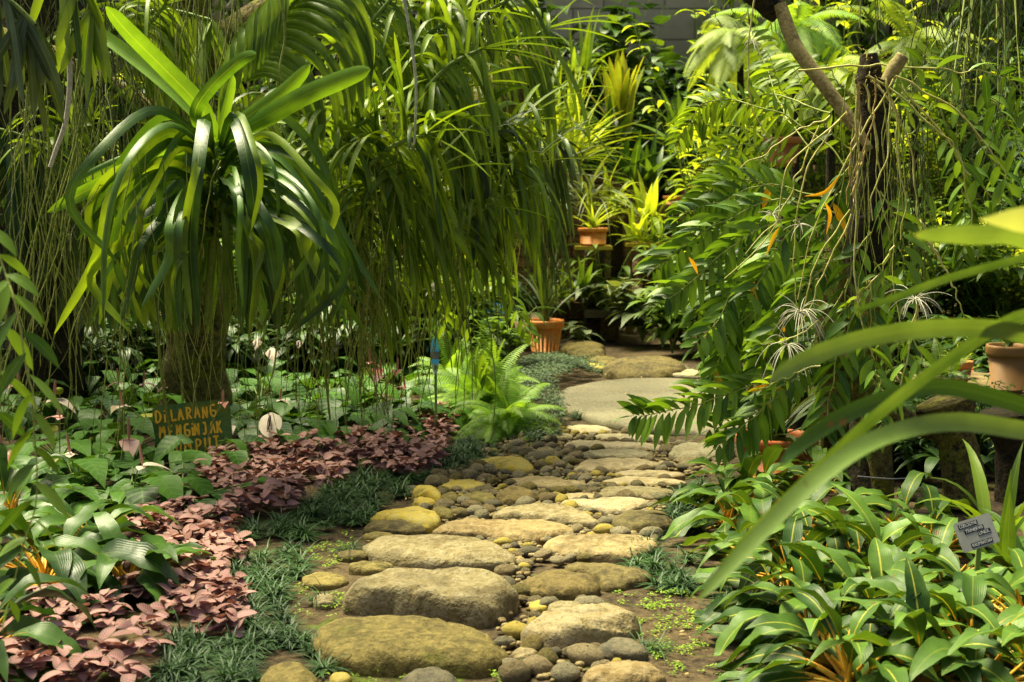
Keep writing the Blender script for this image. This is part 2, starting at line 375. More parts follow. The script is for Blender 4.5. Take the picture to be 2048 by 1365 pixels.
M['mulch'] = rough('pot_mulch', [(.05, .03, .015), (.2, .12, .05), (.34, .2, .1)], 40, .95, 1., .03, 90)
M['signg'] = rough('green_sign_paint', [(.035, .11, .022), (.06, .15, .03), (.1, .17, .035)], 5, .75, .4, .004, 60, moss=(.12, .15, .015), mossf=.53)
M['paint'] = plain('orange_paint', (.95, .5, .02), .6, .12)
M['blue'] = plain('blue_tag', (.1, .55, 1.), .35, .15)
M['greyt'] = plain('grey_sticker', (.2, .2, .18), .5, .3)
M['tagpale'] = plain('pale_tag_tip', (.42, .56, .42), .5, .15)
M['tagstk'] = plain('green_stake', (.23, .36, .1), .5, .2)
M['alu'] = plain('aluminium_plate', (.36, .355, .3), .5, .2, .1)
M['tape'] = plain('black_tape', (.008, .008, .008), .35, .2)
M['white'] = plain('white_letters', (.75, .74, .7), .5, .1)
M['spathe'] = leafmat('pale_spathe', (.8, .66, .54), (.86, .74, .6), rib=(.75, .5, .4), ribw=.03, trans=.3, rough=.35, tcol=(1, .9, .8))
M['spathep'] = leafmat('pink_spathe', (.68, .34, .31), (.76, .46, .4), rib=(.6, .25, .2), ribw=.03, trans=.3, rough=.35, tcol=(1, .8, .8))
M['spadix'] = plain('pink_spadix', (.55, .24, .17), .5, .2)
M['spadixd'] = plain('dark_spadix', (.05, .012, .014), .45, .2)
M['petal'] = leafmat('white_petal', (.72, .72, .6), (.82, .82, .72), trans=.25, rough=.5, tcol=(1, 1, .9))
M['wood'] = rough('old_wood', [(.07, .05, .02), (.16, .11, .04), (.24, .18, .07)], 8, .9, .6, .01, 50)
M['yellowp'] = rough('yellow_planks', [(.5, .36, .02), (.62, .46, .04), (.4, .3, .04)], 6, .7, .3, .01, 50)
M['brick'] = rough('dark_brick', [(.05, .03, .014), (.13, .07, .03), (.19, .12, .05)], 7, .9, .8, .02, 40, moss=(.07, .08, .012), mossf=.62)
M['wire'] = plain('wire', (.4, .4, .36), .4, .1, .6)
M['gap_panel'] = plain('gap_panel', (.55, .52, .36), .8, .15)
M['deadleaf'] = leafmat('dead_leaf', (.6, .26, .01), (.7, .4, .02), trans=.4, rough=.5)

# ------------------------------------------------------------------ world, sun, camera
SUN_EL, SUN_AZ = 66., -48.     # azimuth measured from +Y toward +X
w = bpy.data.worlds.new('World'); sc.world = w; w.use_nodes = True
nt = w.node_tree; bg = nt.nodes['Background']
sky = nt.nodes.new('ShaderNodeTexSky'); sky.sky_type = 'NISHITA'; sky.sun_disc = False
sky.sun_elevation = rad(SUN_EL); sky.sun_rotation = rad(SUN_AZ); sky.dust_density = 6.; sky.air_density = .8; sky.ozone_density = .2
nt.links.new(sky.outputs[0], bg.inputs[0]); bg.inputs[1].default_value = .065
sl = bpy.data.lights.new('sun', 'SUN'); sl.energy = 5.; sl.angle = rad(26); sl.color = (1, .925, .6)
so = bpy.data.objects.new('sun', sl); COL.objects.link(so)
sd = Vector((math.sin(rad(SUN_AZ)) * math.cos(rad(SUN_EL)), math.cos(rad(SUN_AZ)) * math.cos(rad(SUN_EL)), math.sin(rad(SUN_EL))))
so.rotation_euler = sd.to_track_quat('Z', 'Y').to_euler()
cam = bpy.data.cameras.new('camera'); co = bpy.data.objects.new('camera', cam); COL.objects.link(co); sc.camera = co
cam.sensor_width = 36; cam.lens = 36 * F / 2048; cam.clip_end = 300; cam.clip_start = .05
co.location = (0, 0, H0); co.rotation_euler = (rad(90) - PITCH, 0, 0)
cam.dof.use_dof = True; cam.dof.focus_distance = 5.7; cam.dof.aperture_fstop = 5.6
vs = sc.view_settings; vs.view_transform = 'Standard'; vs.look = 'None'; vs.gamma = 1; vs.exposure = 1.4
sc.cycles.max_bounces = 8; sc.cycles.diffuse_bounces = 4; sc.cycles.transmission_bounces = 6; sc.cycles.glossy_bounces = 3
sc.cycles.use_denoising = True
sc.cycles.sample_clamp_indirect = 6

# ------------------------------------------------------------------ setting: ground and rear wall
mb = MB(); nx, ny = 150, 150
xs = np.sign(np.linspace(-1, 1, nx)) * np.abs(np.linspace(-1, 1, nx)) ** 2 * 40
ys = -6 + np.linspace(0, 1, ny) ** 1.8 * 60
Vg = np.array([[x, y, (mnoise.noise(Vector((x * 1.7, y * 1.7, 3))) * .02 + mnoise.noise(Vector((x * 7, y * 7, 1))) * .008 - .012) ] for y in ys for x in xs])
i = np.arange(ny - 1)[:, None] * nx; j = np.arange(nx - 1)[None]
mb.add(Vg, np.stack([i + j, i + j + 1, i + nx + j + 1, i + nx + j], -1).reshape(-1, 4))
tag(mb.build('ground', M['soil']), kind='structure')
mb = MB(); box(mb, (0, 20.15, 3.2), (34, .3, 6.6))
tag(mb.build('garden_wall', M['wall']), 'weathered concrete block wall closing the back of the garden', 'wall')

# ------------------------------------------------------------------ stepping stones
Z2 = lambda L: [(600 + x / 2.923, 898 + y / 2.923) for x, y in L]
Z4 = lambda L: [(1000 + x / 4.096, 650 + y / 4.096) for x, y in L]
def ell(x0, y0, x1, y1): return [((x0 + x1) / 2 + (x1 - x0) / 2 * math.cos(a) * (1 + .08 * math.sin(3 * a + x0)), (y0 + y1) / 2 + (y1 - y0) / 2 * math.sin(a)) for a in np.linspace(0, 2 * math.pi, 11)[:-1]]
STONES = [
 # outline, height, material, label, flatness
 (Z2([(55,1060),(130,985),(300,962),(560,952),(800,982),(1000,1040),(1150,1110),(1215,1180),(1215,1235),(1150,1285),(1000,1318),(850,1305),(600,1300),(400,1300),(250,1270),(130,1200),(70,1130)]), .10, 'moss', 'broad mossy slab at the very front of the path with a pit on top', 3.2),
 (Z2([(205,905),(260,830),(400,745),(560,698),(800,698),(1000,712),(1180,732),(1240,790),(1280,850),(1260,905),(1150,985),(1060,1038),(970,1022),(890,985),(760,965),(600,930),(420,880),(270,905)]), .135, 'ochre', 'thick pale slab with rough broken front face, second from the front', 6),
 (Z2([(370,550),(420,515),(560,495),(750,488),(950,503),(1100,528),(1200,578),(1270,650),(1240,692),(1100,702),(950,692),(800,692),(600,672),(450,632),(385,592)]), .07, 'ochre', 'long smooth oval slab lying just behind the slab with broken front face', 4),
 (Z2([(1290,1130),(1310,1050),(1400,990),(1500,960),(1640,930),(1800,897),(1900,895),(1970,955),(1990,1020),(1900,1085),(1780,1125),(1640,1155),(1500,1188),(1380,1165)]), .11, 'ochre', 'humped ridged boulder on the right of the broad mossy front slab', 3),
 (Z2([(1285,805),(1330,750),(1450,702),(1560,695),(1680,738),(1750,800),(1735,850),(1650,890),(1500,893),(1350,872)]), .10, 'dark', 'smooth brown dome shaped stone right of the slab with broken front face', 2.4),
 (Z2([(1520,690),(1600,660),(1750,662),(1900,688),(2045,718),(2050,760),(1950,792),(1850,832),(1760,832),(1740,780),(1650,720)]), .09, 'dark', 'brown wedge stone with an ochre right end touching the brown dome stone', 4),
 (Z2([(1408,562),(1450,520),(1600,498),(1800,498),(1950,496),(2080,525),(2115,560),(2050,605),(1900,652),(1800,652),(1600,637),(1480,602)]), .09, 'ochre', 'flat ochre slab with dark undercut front edge on the right side of the path', 5),
 (Z2([(765,482),(830,420),(950,398),(1100,413),(1300,408),(1500,418),(1605,460),(1590,492),(1450,522),(1350,553),(1230,553),(1100,522),(900,492)]), .075, 'ochre', 'sloping tan slab with yellow left corner behind the long oval slab', 4),
 (Z2([(1125,382),(1200,340),(1350,308),(1500,313),(1600,348),(1700,398),(1765,440),(1730,472),(1600,445),(1400,420),(1250,408),(1140,402)]), .065, 'ochre', 'wide low grey tan slab in the middle of the path pointing right', 4),
 (Z2([(405,402),(500,370),(600,330),(680,308),(780,358),(822,410),(812,442),(750,478),(690,482),(620,452),(480,432)]), .11, 'yellow', 'large bright yellow lichen boulder at the left edge beside the mondo grass', 3.2),
 (Z2([(365,450),(420,415),(480,425),(540,418),(620,412),(700,440),(742,482),(600,502),(480,492),(390,480)]), .07, 'dark', 'dark mossy stone leaning against the front of the yellow lichen boulder', 2.6),
 (Z2([(1480,300),(1700,300),(1780,278),(1950,283),(2055,310),(1985,342),(1880,388),(1800,388),(1700,352),(1580,322)]), .06, 'sand', 'sandy flat slab with pointed left end behind the wide grey tan slab', 5),
 (Z2([(1140,292),(1180,240),(1250,208),(1330,228),(1405,292),(1330,322),(1200,327)]), .12, 'dark', 'dark grey brown pyramid shaped stone in the middle of the path', 2.2),
 (Z2([(1815,422),(1870,370),(1980,353),(2080,360),(2180,390),(2210,430),(2150,475),(1950,498),(1850,482)]), .11, 'dark', 'rounded brown boulder at the right edge touching the long green leaves', 2.6),
 (Z2([(820,222),(860,180),(950,173),(1050,188),(1112,232),(1080,252),(950,242),(860,242)]), .06, 'yellow', 'flat yellow topped stone near the left edge of the path middle', 4),
 (Z2([(655,242),(690,210),(750,203),(800,240),(838,300),(815,333),(750,292),(670,262)]), .10, 'yellow', 'tall yellow capped stone at the left edge next to the mondo grass', 2.6),
 (Z2([(658,302),(720,273),(770,293),(792,332),(720,348),(680,322)]), .06, 'yellow', 'small yellow stone in front of the tall yellow capped stone', 2.6),
 (Z2(ell(818, 252, 935, 315)), .06, 'moss', 'small olive stone behind the little pebbles left of the path middle', 2.4),
 (Z2([(950,272),(1040,240),(1110,263),(1152,312),(1060,325),(980,305)]), .08, 'moss', 'olive wedge stone left of the grey brown pyramid stone', 2.6),
 (Z2([(770,350),(830,330),(890,370),(895,410),(840,418),(790,395)]), .07, 'moss', 'olive stone tucked against the right of the yellow lichen boulder', 2.6),
 (Z2([(870,345),(940,340),(1005,385),(960,395),(900,375)]), .05, 'dark', 'small dark sloping stone beside the olive tucked stone', 2.6),
 (Z2([(1195,182),(1300,158),(1450,158),(1580,178),(1695,217),(1560,238),(1450,238),(1300,217)]), .065, 'ochre', 'narrow tan slab with dark front lying across the path behind the pyramid stone', 4),
 (Z2([(1040,62),(1120,43),(1250,38),(1330,58),(1367,112),(1350,148),(1280,142),(1180,122),(1080,92)]), .10, 'yellow', 'blocky yellow boulder at the left edge in front of the fern', 4),
 (Z2([(1740,242),(1850,215),(2000,213),(2150,233),(2235,262),(2100,292),(1900,288),(1770,288)]), .06, 'ochre', 'grey tan slab just behind the sandy pointed slab on the right', 4),
 (Z2([(1530,280),(1580,255),(1700,255),(1740,278),(1700,298),(1560,298)]), .04, 'sand', 'small flat sandy stone left of the grey tan slab', 4),
 (Z2([(1750,200),(1850,165),(2045,163),(2200,180),(2275,200),(2100,217),(1900,217)]), .045, 'sand', 'thin pale slab with cracked top reaching under the long green leaves', 5),
 (Z2([(1815,150),(1950,124),(2150,128),(2255,150),(2150,170),(1950,165)]), .045, 'sand', 'thin pale slab wedged behind the cracked top slab', 5),
 (Z2([(1600,122),(1650,70),(1800,48),(2000,53),(2105,85),(2060,112),(1950,128),(1750,143),(1640,138)]), .085, 'sand', 'rounded sandy bar stone with a notch in its front face', 3.5),
 (Z2([(1630,47),(1680,5),(1900,-2),(2035,15),(2065,50),(1900,58),(1700,52)]), .08, 'sand', 'rounded sandy bar stone behind the notched bar stone', 4),
 (Z4([(520,980),(600,943),(900,953),(1300,978),(1332,1010),(1250,1037),(900,1022),(620,1032)]), .08, 'sand', 'longest sandy bar stone across the path near the grey round slab', 4),
 (Z4([(760,905),(900,888),(1200,898),(1355,920),(1335,957),(1150,957),(900,942)]), .06, 'sand', 'pale flat bar stone against the front edge of the grey round slab', 4),
 (Z4([(540,830),(700,818),(892,845),(892,887),(720,902),(620,882)]), .06, 'sand', 'pale yellow flagstone at the left front corner of the grey round slab', 5),
 (Z4([(1380,1052),(1420,990),(1550,948),(1750,958),(1905,1000),(1905,1052),(1750,1092),(1650,1118),(1500,1113),(1400,1102)]), .13, 'sand', 'big pale block stone beside the red planter', 3.5),
 (Z4([(1455,1152),(1480,1080),(1560,1058),(1630,1098),(1632,1152),(1550,1183)]), .11, 'ochre', 'round ball shaped stone in front of the big pale block', 2),
 (Z4([(345,920),(400,888),(560,883),(592,930),(480,952),(400,947)]), .05, 'ochre', 'low tan stone at the foot of the bright green fern', 4),
 (Z4([(270,1042),(330,1000),(420,998),(492,1060),(440,1088),(330,1083)]), .08, 'ochre', 'tan egg shaped stone between the fern and the sandy bars', 2.2),
 (Z4([(1265,1140),(1310,1110),(1400,1115),(1445,1140),(1380,1170),(1310,1170)]), .05, 'sand', 'small sandy stone left of the round ball stone', 2.6),
 (Z4([(860,392),(950,368),(1400,362),(1700,378),(1660,442),(1300,440),(1000,445),(900,425)]), .05, 'sand', 'pale yellow flagstone along the far edge of the grey round slab', 6),
 (Z4([(955,352),(1050,312),(1235,338),(1200,367),(1050,368)]), .08, 'sand', 'pointed pale stone behind the far flagstone', 2.6),
 (Z4([(1230,352),(1300,288),(1400,278),(1500,328),(1565,382),(1400,385)]), .13, 'grey', 'rounded grey brown boulder behind the grey round slab', 2.4),
 (Z4([(690,315),(820,318),(872,350),(850,380),(760,360)]), .06, 'yellow', 'yellow stone at the far tip of the grey green ground cover', 3),
 (Z4([(540,240),(620,170),(760,160),(850,200),(860,260),(740,300),(600,290)]), .10, 'moss', 'brown mossy flagstone behind the ground cover near the orange pot', 3),
 ([(513,1400),(530,1340),(565,1316),(600,1320),(630,1355),(640,1405),(580,1425)], .10, 'moss', 'mossy dome stone cut by the bottom edge beside the mondo grass', 2.4),
 (Z2([(570,1400),(620,1330),(700,1285),(780,1262),(860,1285),(915,1345),(930,1420),(750,1450)]), .10, 'grey', 'smooth grey dome stone cut by the bottom edge in the middle', 2.4),
 (Z2([(1650,1330),(1720,1262),(1880,1230),(2045,1240),(2120,1300),(2130,1380),(1900,1430),(1700,1410)]), .10, 'ochre', 'tan boulder cut by the bottom edge on the right of the path', 2.8),
 (Z2([(1708,1185),(1800,1112),(1930,1098),(2030,1180),(2025,1232),(1850,1240),(1730,1235)]), .09, 'grey', 'dark grey wet looking stone behind the tan bottom boulder', 2.6),
 (Z2(ell(75, 838, 207, 922)), .08, 'ochre', 'small ochre ball stone at the left of the slab with broken front face', 2.2),
 (Z2(ell(272, 648, 545, 738)), .06, 'moss', 'low mossy stone left of the long oval slab, nearer one', 3),
 (Z2(ell(208, 585, 390, 648)), .06, 'dark', 'low brown stone left of the long oval slab, farther one', 2.6),
 (Z2(ell(2, 715, 282, 815)), .05, 'moss', 'flat moss covered stone at the left edge by the mondo grass strip', 3.5),
 (Z2(ell(365, 484, 545, 530)), .05, 'moss', 'small mossy stone at the back left corner of the long oval slab', 3),
 (Z2(ell(1232, 1143, 1392, 1245)), .075, 'ochre', 'largest round yellow brown pebble right of the broad mossy front slab', 2.2),
 (Z2(ell(170, 1298, 305, 1385)), .07, 'yellow', 'yellow capped stone cut by the bottom edge left of the grey dome', 2.4),
 (Z2(ell(1335, 885, 1450, 960)), .06, 'yellow', 'bright yellow pebble in front of the brown dome stone', 2.3),
 (Z2(ell(1440, 885, 1680, 970)), .06, 'ochre', 'orange tan oval stone behind the humped ridged boulder', 2.8),
]
def stone_mesh(outl, h, p, seed, nr=14, na=60):
    ys_ = [q[1] for q in outl]; y0, y1 = min(ys_), max(ys_); h = min(h, (.5 if p >= 6 else .36 if p >= 3.2 else .52) * (y1 - y0) * gnd(0, y1)[1] / F)
    W = np.array([gnd(x, y, h * .8 * (y1 - y) / max(y1 - y0, 1))[:2] for x, y in outl])
    C = W.mean(0); W = np.vstack([W, W[:1]]); 
    P = cat(np.vstack([W[-2:-1], W, W[1:2]]), 6 * na + 1)
    d = P - C; ang = np.arctan2(d[:, 1], d[:, 0]); rr = np.hypot(d[:, 0], d[:, 1])
    o = np.argsort(ang); th = np.linspace(-np.pi, np.pi, na + 1)[:-1]
    r = np.interp(th, np.concatenate([ang[o] - 2 * np.pi, ang[o], ang[o] + 2 * np.pi]), np.tile(rr[o], 3))
    k = np.ones(3) / 3; r = np.convolve(np.concatenate([r[-1:], r, r[:1]]), k, 'valid')
    size = r.mean()
    ts = 1 - (1 - np.linspace(0, 1, nr)) ** 1.6; ts[0] = .02
    V, Q = [], []
    for t in list(ts) + [1.0, .97]:
        b = len(V) // na
        for a in range(na):
            x, y = r[a] * t * math.cos(th[a]), r[a] * t * math.sin(th[a])
            z = h * (max(0, 1 - t ** (p * 1.7))) ** .5
            if b >= nr: z = -.03 if b == nr else -.06
            n1 = mnoise.noise(Vector((x / size * 1.5 + seed, y / size * 1.5, seed * 3.1)))
            n2 = mnoise.noise(Vector((x * 11 + seed, y * 11, z * 22)))
            n3 = mnoise.noise(Vector((x * 30, y * 30 + seed, z * 45)))
            n4 = abs(mnoise.noise(Vector((x * 6 + seed * 2, y * 9, z * 14)))); z -= h * .22 * max(0, .14 - n4) / .14 * (.35 + .65 * t)
            z += h * (.16 * n1 * (1 - t ** 4) + .12 * n2 * (.3 + .7 * t)) + .005 * n3
            k_ = 1 + .035 * n2 * t + .025 * n3 * t
            V.append((x * k_, y * k_, z))
    V = np.array(V); nR = nr + 2
    i = np.arange(nR - 1)[:, None] * na; j = np.arange(na)[None]; j2 = (j + 1) % na
    Q = np.stack([i + j, i + na + j, i + na + j2, i + j2], -1).reshape(-1, 4)
    Q = np.vstack([Q, [[0, (a + 1), (a + 2), 0 if a + 2 >= na else a + 3] for a in range(0, na - 2, 2)]])[:, ::1]
    return C, V, Q
stone_poly = []; stone_info = []
for k, (ol, h, mt, lb, p) in enumerate(STONES):
    C, V, Q = stone_mesh(ol, h, p, k * 7.3 + 1)
    mb = MB(); mb.add(V, Q)
    o = mb.build('stepping_stone' if k < 38 else 'boulder', ST[mt]); o.location = (C[0], C[1], 0)
    o.rotation_euler.z = 0
    tag(o, lb, 'stone', 'stones of the garden path')
    stone_poly.append(V[(14 - 1) * 60: 14 * 60, :2] + C); stone_info.append((C, lb))
C, V, Q = stone_mesh(Z4([(420,610),(520,540),(700,485),(1000,445),(1400,438),(1900,490),(2120,640),(2060,850),(1850,905),(1400,905),(1150,882),(950,837),(780,792),(620,732),(480,682)]), .034, 16, 99., 14, 72)
V[:, 2] = np.where(V[:, 2] > .016, .032 + (V[:, 2] - .032) * .15, V[:, 2])
mb = MB(); mb.add(V, Q); o = mb.build('round_slab', ST['slab']); o.location = (C[0], C[1], 0)
tag(o, 'large flat grey round slab at the far end of the stone path', 'stone'); stone_poly.append(V[13 * 72:14 * 72, :2] + C); stone_info.append((C, 'x'))

# ------------------------------------------------------------------ pebbles: one object each
PEB = [(1015,1365),(990,1240),(1010,1110),(900,1060),(860,1040),(820,985),(900,940),(985,905),(1010,880),(1110,850),(1200,860),(1330,880),(1460,900),(1440,940),(1340,960),(1330,1010),(1320,1060),(1300,1100),(1200,1120),(1060,1130),(1060,1180),(1180,1195),(1200,1240),(1110,1300),(1240,1300),(1290,1340),(1160,1365)]
cand = scatter(PEB, 900, rng=np.random.default_rng(5)); G.shuffle(cand)
def inside(p, grow=0.):
    for pl in stone_poly:
        c = pl.mean(0)
        if abs(p[0] - c[0]) < .6 and abs(p[1] - c[1]) < 1.4 and pip(p[0], p[1], [tuple(c + (q - c) * (1 + grow)) for q in pl]): return True
    return False
pm = []
for s in range(10):
    V, Q = [], []; na, nr = 14, 9
    for i_ in range(nr):
        ph = math.pi * (i_ / (nr - 1) * .96 + .02)
        for a in range(na):
            t = 2 * math.pi * a / na
            d = Vector((math.sin(ph) * math.cos(t), math.sin(ph) * math.sin(t), math.cos(ph)))
            k_ = 1 + .22 * mnoise.noise(d * 1.1 + Vector((s * 5, 0, 0))) + .07 * mnoise.noise(d * 3 + Vector((s, 9, 0)))
            V.append((d.x * k_ * (1 + .25 * (s % 3) / 2), d.y * k_, d.z * k_ * (.6 + .12 * (s % 3))))
    ii = np.arange(nr - 1)[:, None] * na; jj = np.arange(na)[None]; j2 = (jj + 1) % na
    mb = MB(); mb.add(np.array(V), np.stack([ii + jj, ii + na + jj, ii + na + j2, ii + j2], -1).reshape(-1, 4))
    o = mb.build('pebble', ST['sand']); pm.append(o.data); bpy.data.objects.remove(o)
TONE = [('sand', 'pale sandy'), ('ochre', 'ochre'), ('yellow', 'yellow stained'), ('grey', 'grey'), ('moss', 'olive mossy')]
pebm = {}
for tn, wd_ in TONE:
    for s in range(len(pm)):
        d = pm[s].copy(); d.materials.clear(); d.materials.append(ST[tn]); pebm[tn, s] = d
placed = []; npb = 0
for p in cand:
    if npb >= 298: break
    r = R.uniform(.015, .024) if R.random() < .5 else R.uniform(.024, .042)
    if p[1] > 7.5 and R.random() < .45: continue
    if inside(p, .03 + r * .9): continue
    if any((p[0] - q[0]) ** 2 + (p[1] - q[1]) ** 2 < ((r + q[2]) * .88) ** 2 for q in placed): continue
    placed.append((p[0], p[1], r)); npb += 1
    tn, wd_ = TONE[R.choices(range(5), [8, 5, 2, .9, 1.2])[0]]
    o = bpy.data.objects.new('pebble', pebm[tn, R.randrange(len(pm))]); COL.objects.link(o)
    o.location = (p[0], p[1], r * .32); o.scale = (r * R.uniform(.9, 1.3), r * R.uniform(.85, 1.1), r); o.rotation_euler = (R.uniform(-.25, .25), R.uniform(-.25, .25), R.uniform(0, 6.28))
    j_ = min(range(len(STONES)), key=lambda q: np.hypot(*(stone_info[q][0] - p)))
    lb = stone_info[j_][1]
    lb = ' '.join(lb.split()[:7])
    for tail in (' with', ' on', ' in', ' of', ' at', ' the', ' a', ' behind', ' just', ' lying', ' cut by', ' and', ' beside', ' its', ' right', ' near', ' left', ' front', ' of the', ' next', ' across'):
        while lb.endswith(tail): lb = lb[:-len(tail)]
    tag(o, f"{'small' if r < .024 else 'larger'} {wd_} pebble by the {lb}", 'pebble', 'loose river pebbles between the path stones')

gv = scatter(PEB, 900, rng=np.random.default_rng(9)); gv = gv[[not inside(p, -.02) for p in gv]]
mb = MB(); me0 = pm[3]; V0 = np.array([v.co[:] for v in me0.vertices]); Q0 = np.array([p.vertices[:] for p in me0.polygons])
V0 = V0.reshape(9, 14, 3)[::2, ::2].reshape(-1, 3); ii = np.arange(4)[:, None] * 7; jj = np.arange(7)[None]; j2 = (jj + 1) % 7
Q0 = np.stack([ii + jj, ii + 7 + jj, ii + 7 + j2, ii + j2], -1).reshape(-1, 4); n = len(gv); s_ = G.uniform(.006, .016, n); a_ = G.uniform(0, 6.28, n)
Vx = np.stack([V0[None, :, 0] * np.cos(a_)[:, None] - V0[None, :, 1] * np.sin(a_)[:, None], V0[None, :, 0] * np.sin(a_)[:, None] + V0[None, :, 1] * np.cos(a_)[:, None], np.repeat(V0[None, :, 2], n, 0)], 2) * s_[:, None, None]
Vx += np.column_stack([gv, s_ * .3])[:, None]
mb.add(Vx.reshape(-1, 3), (Q0[None] + (np.arange(n) * len(V0))[:, None, None]).reshape(-1, 4))
tag(mb.build('gravel', ST['ochre']), 'fine tan gravel packed between the path stones', 'gravel', kind='stuff')

# ------------------------------------------------------------------ plant builders
gold = 2.39996
def golden(n, el0, el1, jit=.25, az0=None):
    az = (R.random() * 6.28 if az0 is None else az0) + np.arange(n) * gold + G.normal(0, jit, n)
    el = np.radians(np.linspace(el0, el1, n) + G.normal(0, 6, n))
    return np.stack([np.cos(az) * np.cos(el), np.sin(az) * np.cos(el), np.sin(el)], 1)
def fire_flash(base, label, n=20, L=.34, W=.09, mat='fire', group='fire flash plants', pet=.36):
    o = thing('fire_flash_plant', base, label, 'plant', group)
    D = golden(n, 70, 4); b = np.asarray(base) + np.stack([G.normal(0, .015, n), G.normal(0, .015, n), np.zeros(n)], 1)
    Ls = L * G.uniform(.8, 1.15, n)
    P, T = march(b, D, Ls * pet, .35, 6)
    mb = MB(); tubes(mb, P, np.linspace(.008, .0045, 7)[None] * np.ones((n, 1)), 6); mb.build('stalks', M['stalk'], o)
    dr = G.uniform(1.1, 2.5, n); Pq, _t = march(P[:, -1], T[:, -1], Ls * (1 - pet * .6), dr, 8); qx, qy = topx(Pq)
    ok = ~np.any((np.abs(qx - 1953) < 58) & (np.abs(qy - 1062) < 48) & (Pq[..., 1] < 4.85), axis=1); P, T, Ls, dr = P[ok], T[ok], Ls[ok], dr[ok]; n = int(ok.sum())
    mb = MB(); blades(mb, P[:, -1], T[:, -1], Ls * (1 - pet * .6), W * G.uniform(.75, 1.15, n), dr, 11, 'fire', fold=G.uniform(.15, .45, n), wave=.22, zmin=.012, roll=G.normal(0, .35, n))
    mb.build('foliage', M[mat], o); return o
def straps(name, base, label, cat_, n, L, W, el=(80, 20), droop=1.2, mat='vanda', prof='grass', group=None, nseg=8, spread=.02, fold=.35, zmin=.01):
    o = thing(name, base, label, cat_, group)
    D = golden(n, *el); b = np.asarray(base) + np.stack([G.normal(0, spread, n), G.normal(0, spread, n), np.zeros(n)], 1)
    mb = MB(); blades(mb, b, D, L * G.uniform(.7, 1.15, n), W * G.uniform(.8, 1.2, n), droop * G.uniform(.6, 1.4, n), nseg, prof, fold, zmin=zmin)
    mb.build('foliage', M[mat], o); return o
def leafy(name, base, label, cat_, h, spread, ns=8, nl=14, L=.2, W=.08, mat='sh_mid', droop=1., prof='ovate', group=None, stem='stem', start=.25, nseg=5, bend=.5, fold=.2, r=.008):
    """many stems leaving one base, leaves standing off each stem along its upper part"""
    o = thing(name, base, label, cat_, group)
    az = G.uniform(0, 6.28, ns); out = np.sqrt(G.random(ns)) * spread; hh = h * G.uniform(.55, 1.05, ns)
    top = np.stack([np.cos(az) * out, np.sin(az) * out, hh], 1); t = np.linspace(0, 1, 9)
    P = np.asarray(base) + np.stack([top[:, None, 0] * t ** (1 + bend), top[:, None, 1] * t ** (1 + bend), top[:, None, 2] * (t * (1.25 - .25 * t * 1))], 2)
    P += G.normal(0, .012 * h, P.shape) * t[None, :, None]
    mb = MB(); tubes(mb, P, np.linspace(r, r * .45, 9)[None] * np.ones((ns, 1)), 5); mb.build('stem', M[stem], o)
    u = np.sort(G.uniform(start, 1, (ns, nl)), 1); idx = u * 8; i0 = np.minimum(idx.astype(int), 7); f = (idx - i0)[..., None]
    rows = np.arange(ns)[:, None]
    pos = (P[rows, i0] * (1 - f) + P[rows, i0 + 1] * f).reshape(-1, 3); tang = nrm((P[rows, i0 + 1] - P[rows, i0]).reshape(-1, 3))
    a2 = G.uniform(0, 6.28, len(pos)); d = nrm(np.stack([np.cos(a2), np.sin(a2), G.uniform(-.1, .6, len(pos))], 1) + tang * .45)
    k = len(pos); mb = MB(); blades(mb, pos, d, L * G.uniform(.6, 1.2, k), W * G.uniform(.7, 1.2, k), droop * G.uniform(.5, 1.6, k), nseg, prof, fold, zmin=.02)
    mb.build('foliage', M[mat], o); return o
def fern(base, label, n, L, pin, mat='fern', el=(75, 10), droop=1.6, group='ferns', K=38, facing=None):
    o = thing('fern', base, label, 'fern', group)
    D = golden(n, *el, jit=.4)
    if facing is not None: D = nrm(D + np.asarray(facing))
    P, T = march(np.asarray(base) + G.normal(0, .02, (n, 3)) * [1, 1, .2], D, L * G.uniform(.65, 1.1, n), droop * G.uniform(.7, 1.3, n), K)
    P[..., 2] = np.maximum(P[..., 2], .015)
    mb = MB(); tubes(mb, P[:, ::3], np.linspace(.0028, .001, len(P[0, ::3]))[None] * np.ones((n, 1)), 4); mb.build('stem', M['stem'], o)
    mb = MB(); S0 = nrm(np.cross(T[:, 0], [0, 0, 1.]) + 1e-6)
    for s in (-1, 1):
        p = P[:, 3:].reshape(-1, 3); tt = T[:, 3:].reshape(-1, 3); S = np.repeat(S0, K - 2, 0) * s
        d = nrm(S + tt * .35 + np.array([0, 0, -.12])); env = np.tile(PROF['lance'](np.linspace(.12, .97, K - 2)) + .08, n)
        N_ = nrm(np.cross(S, tt))
        blades(mb, p, d, pin * env * G.uniform(.85, 1.1, len(p)), L / K * .8, .5, 3, 'lance', .1, side=tt, rn=np.repeat(G.random(n), K - 2) * .7 + G.random(len(p)) * .3)
    mb.build('fronds', M[mat], o); return o
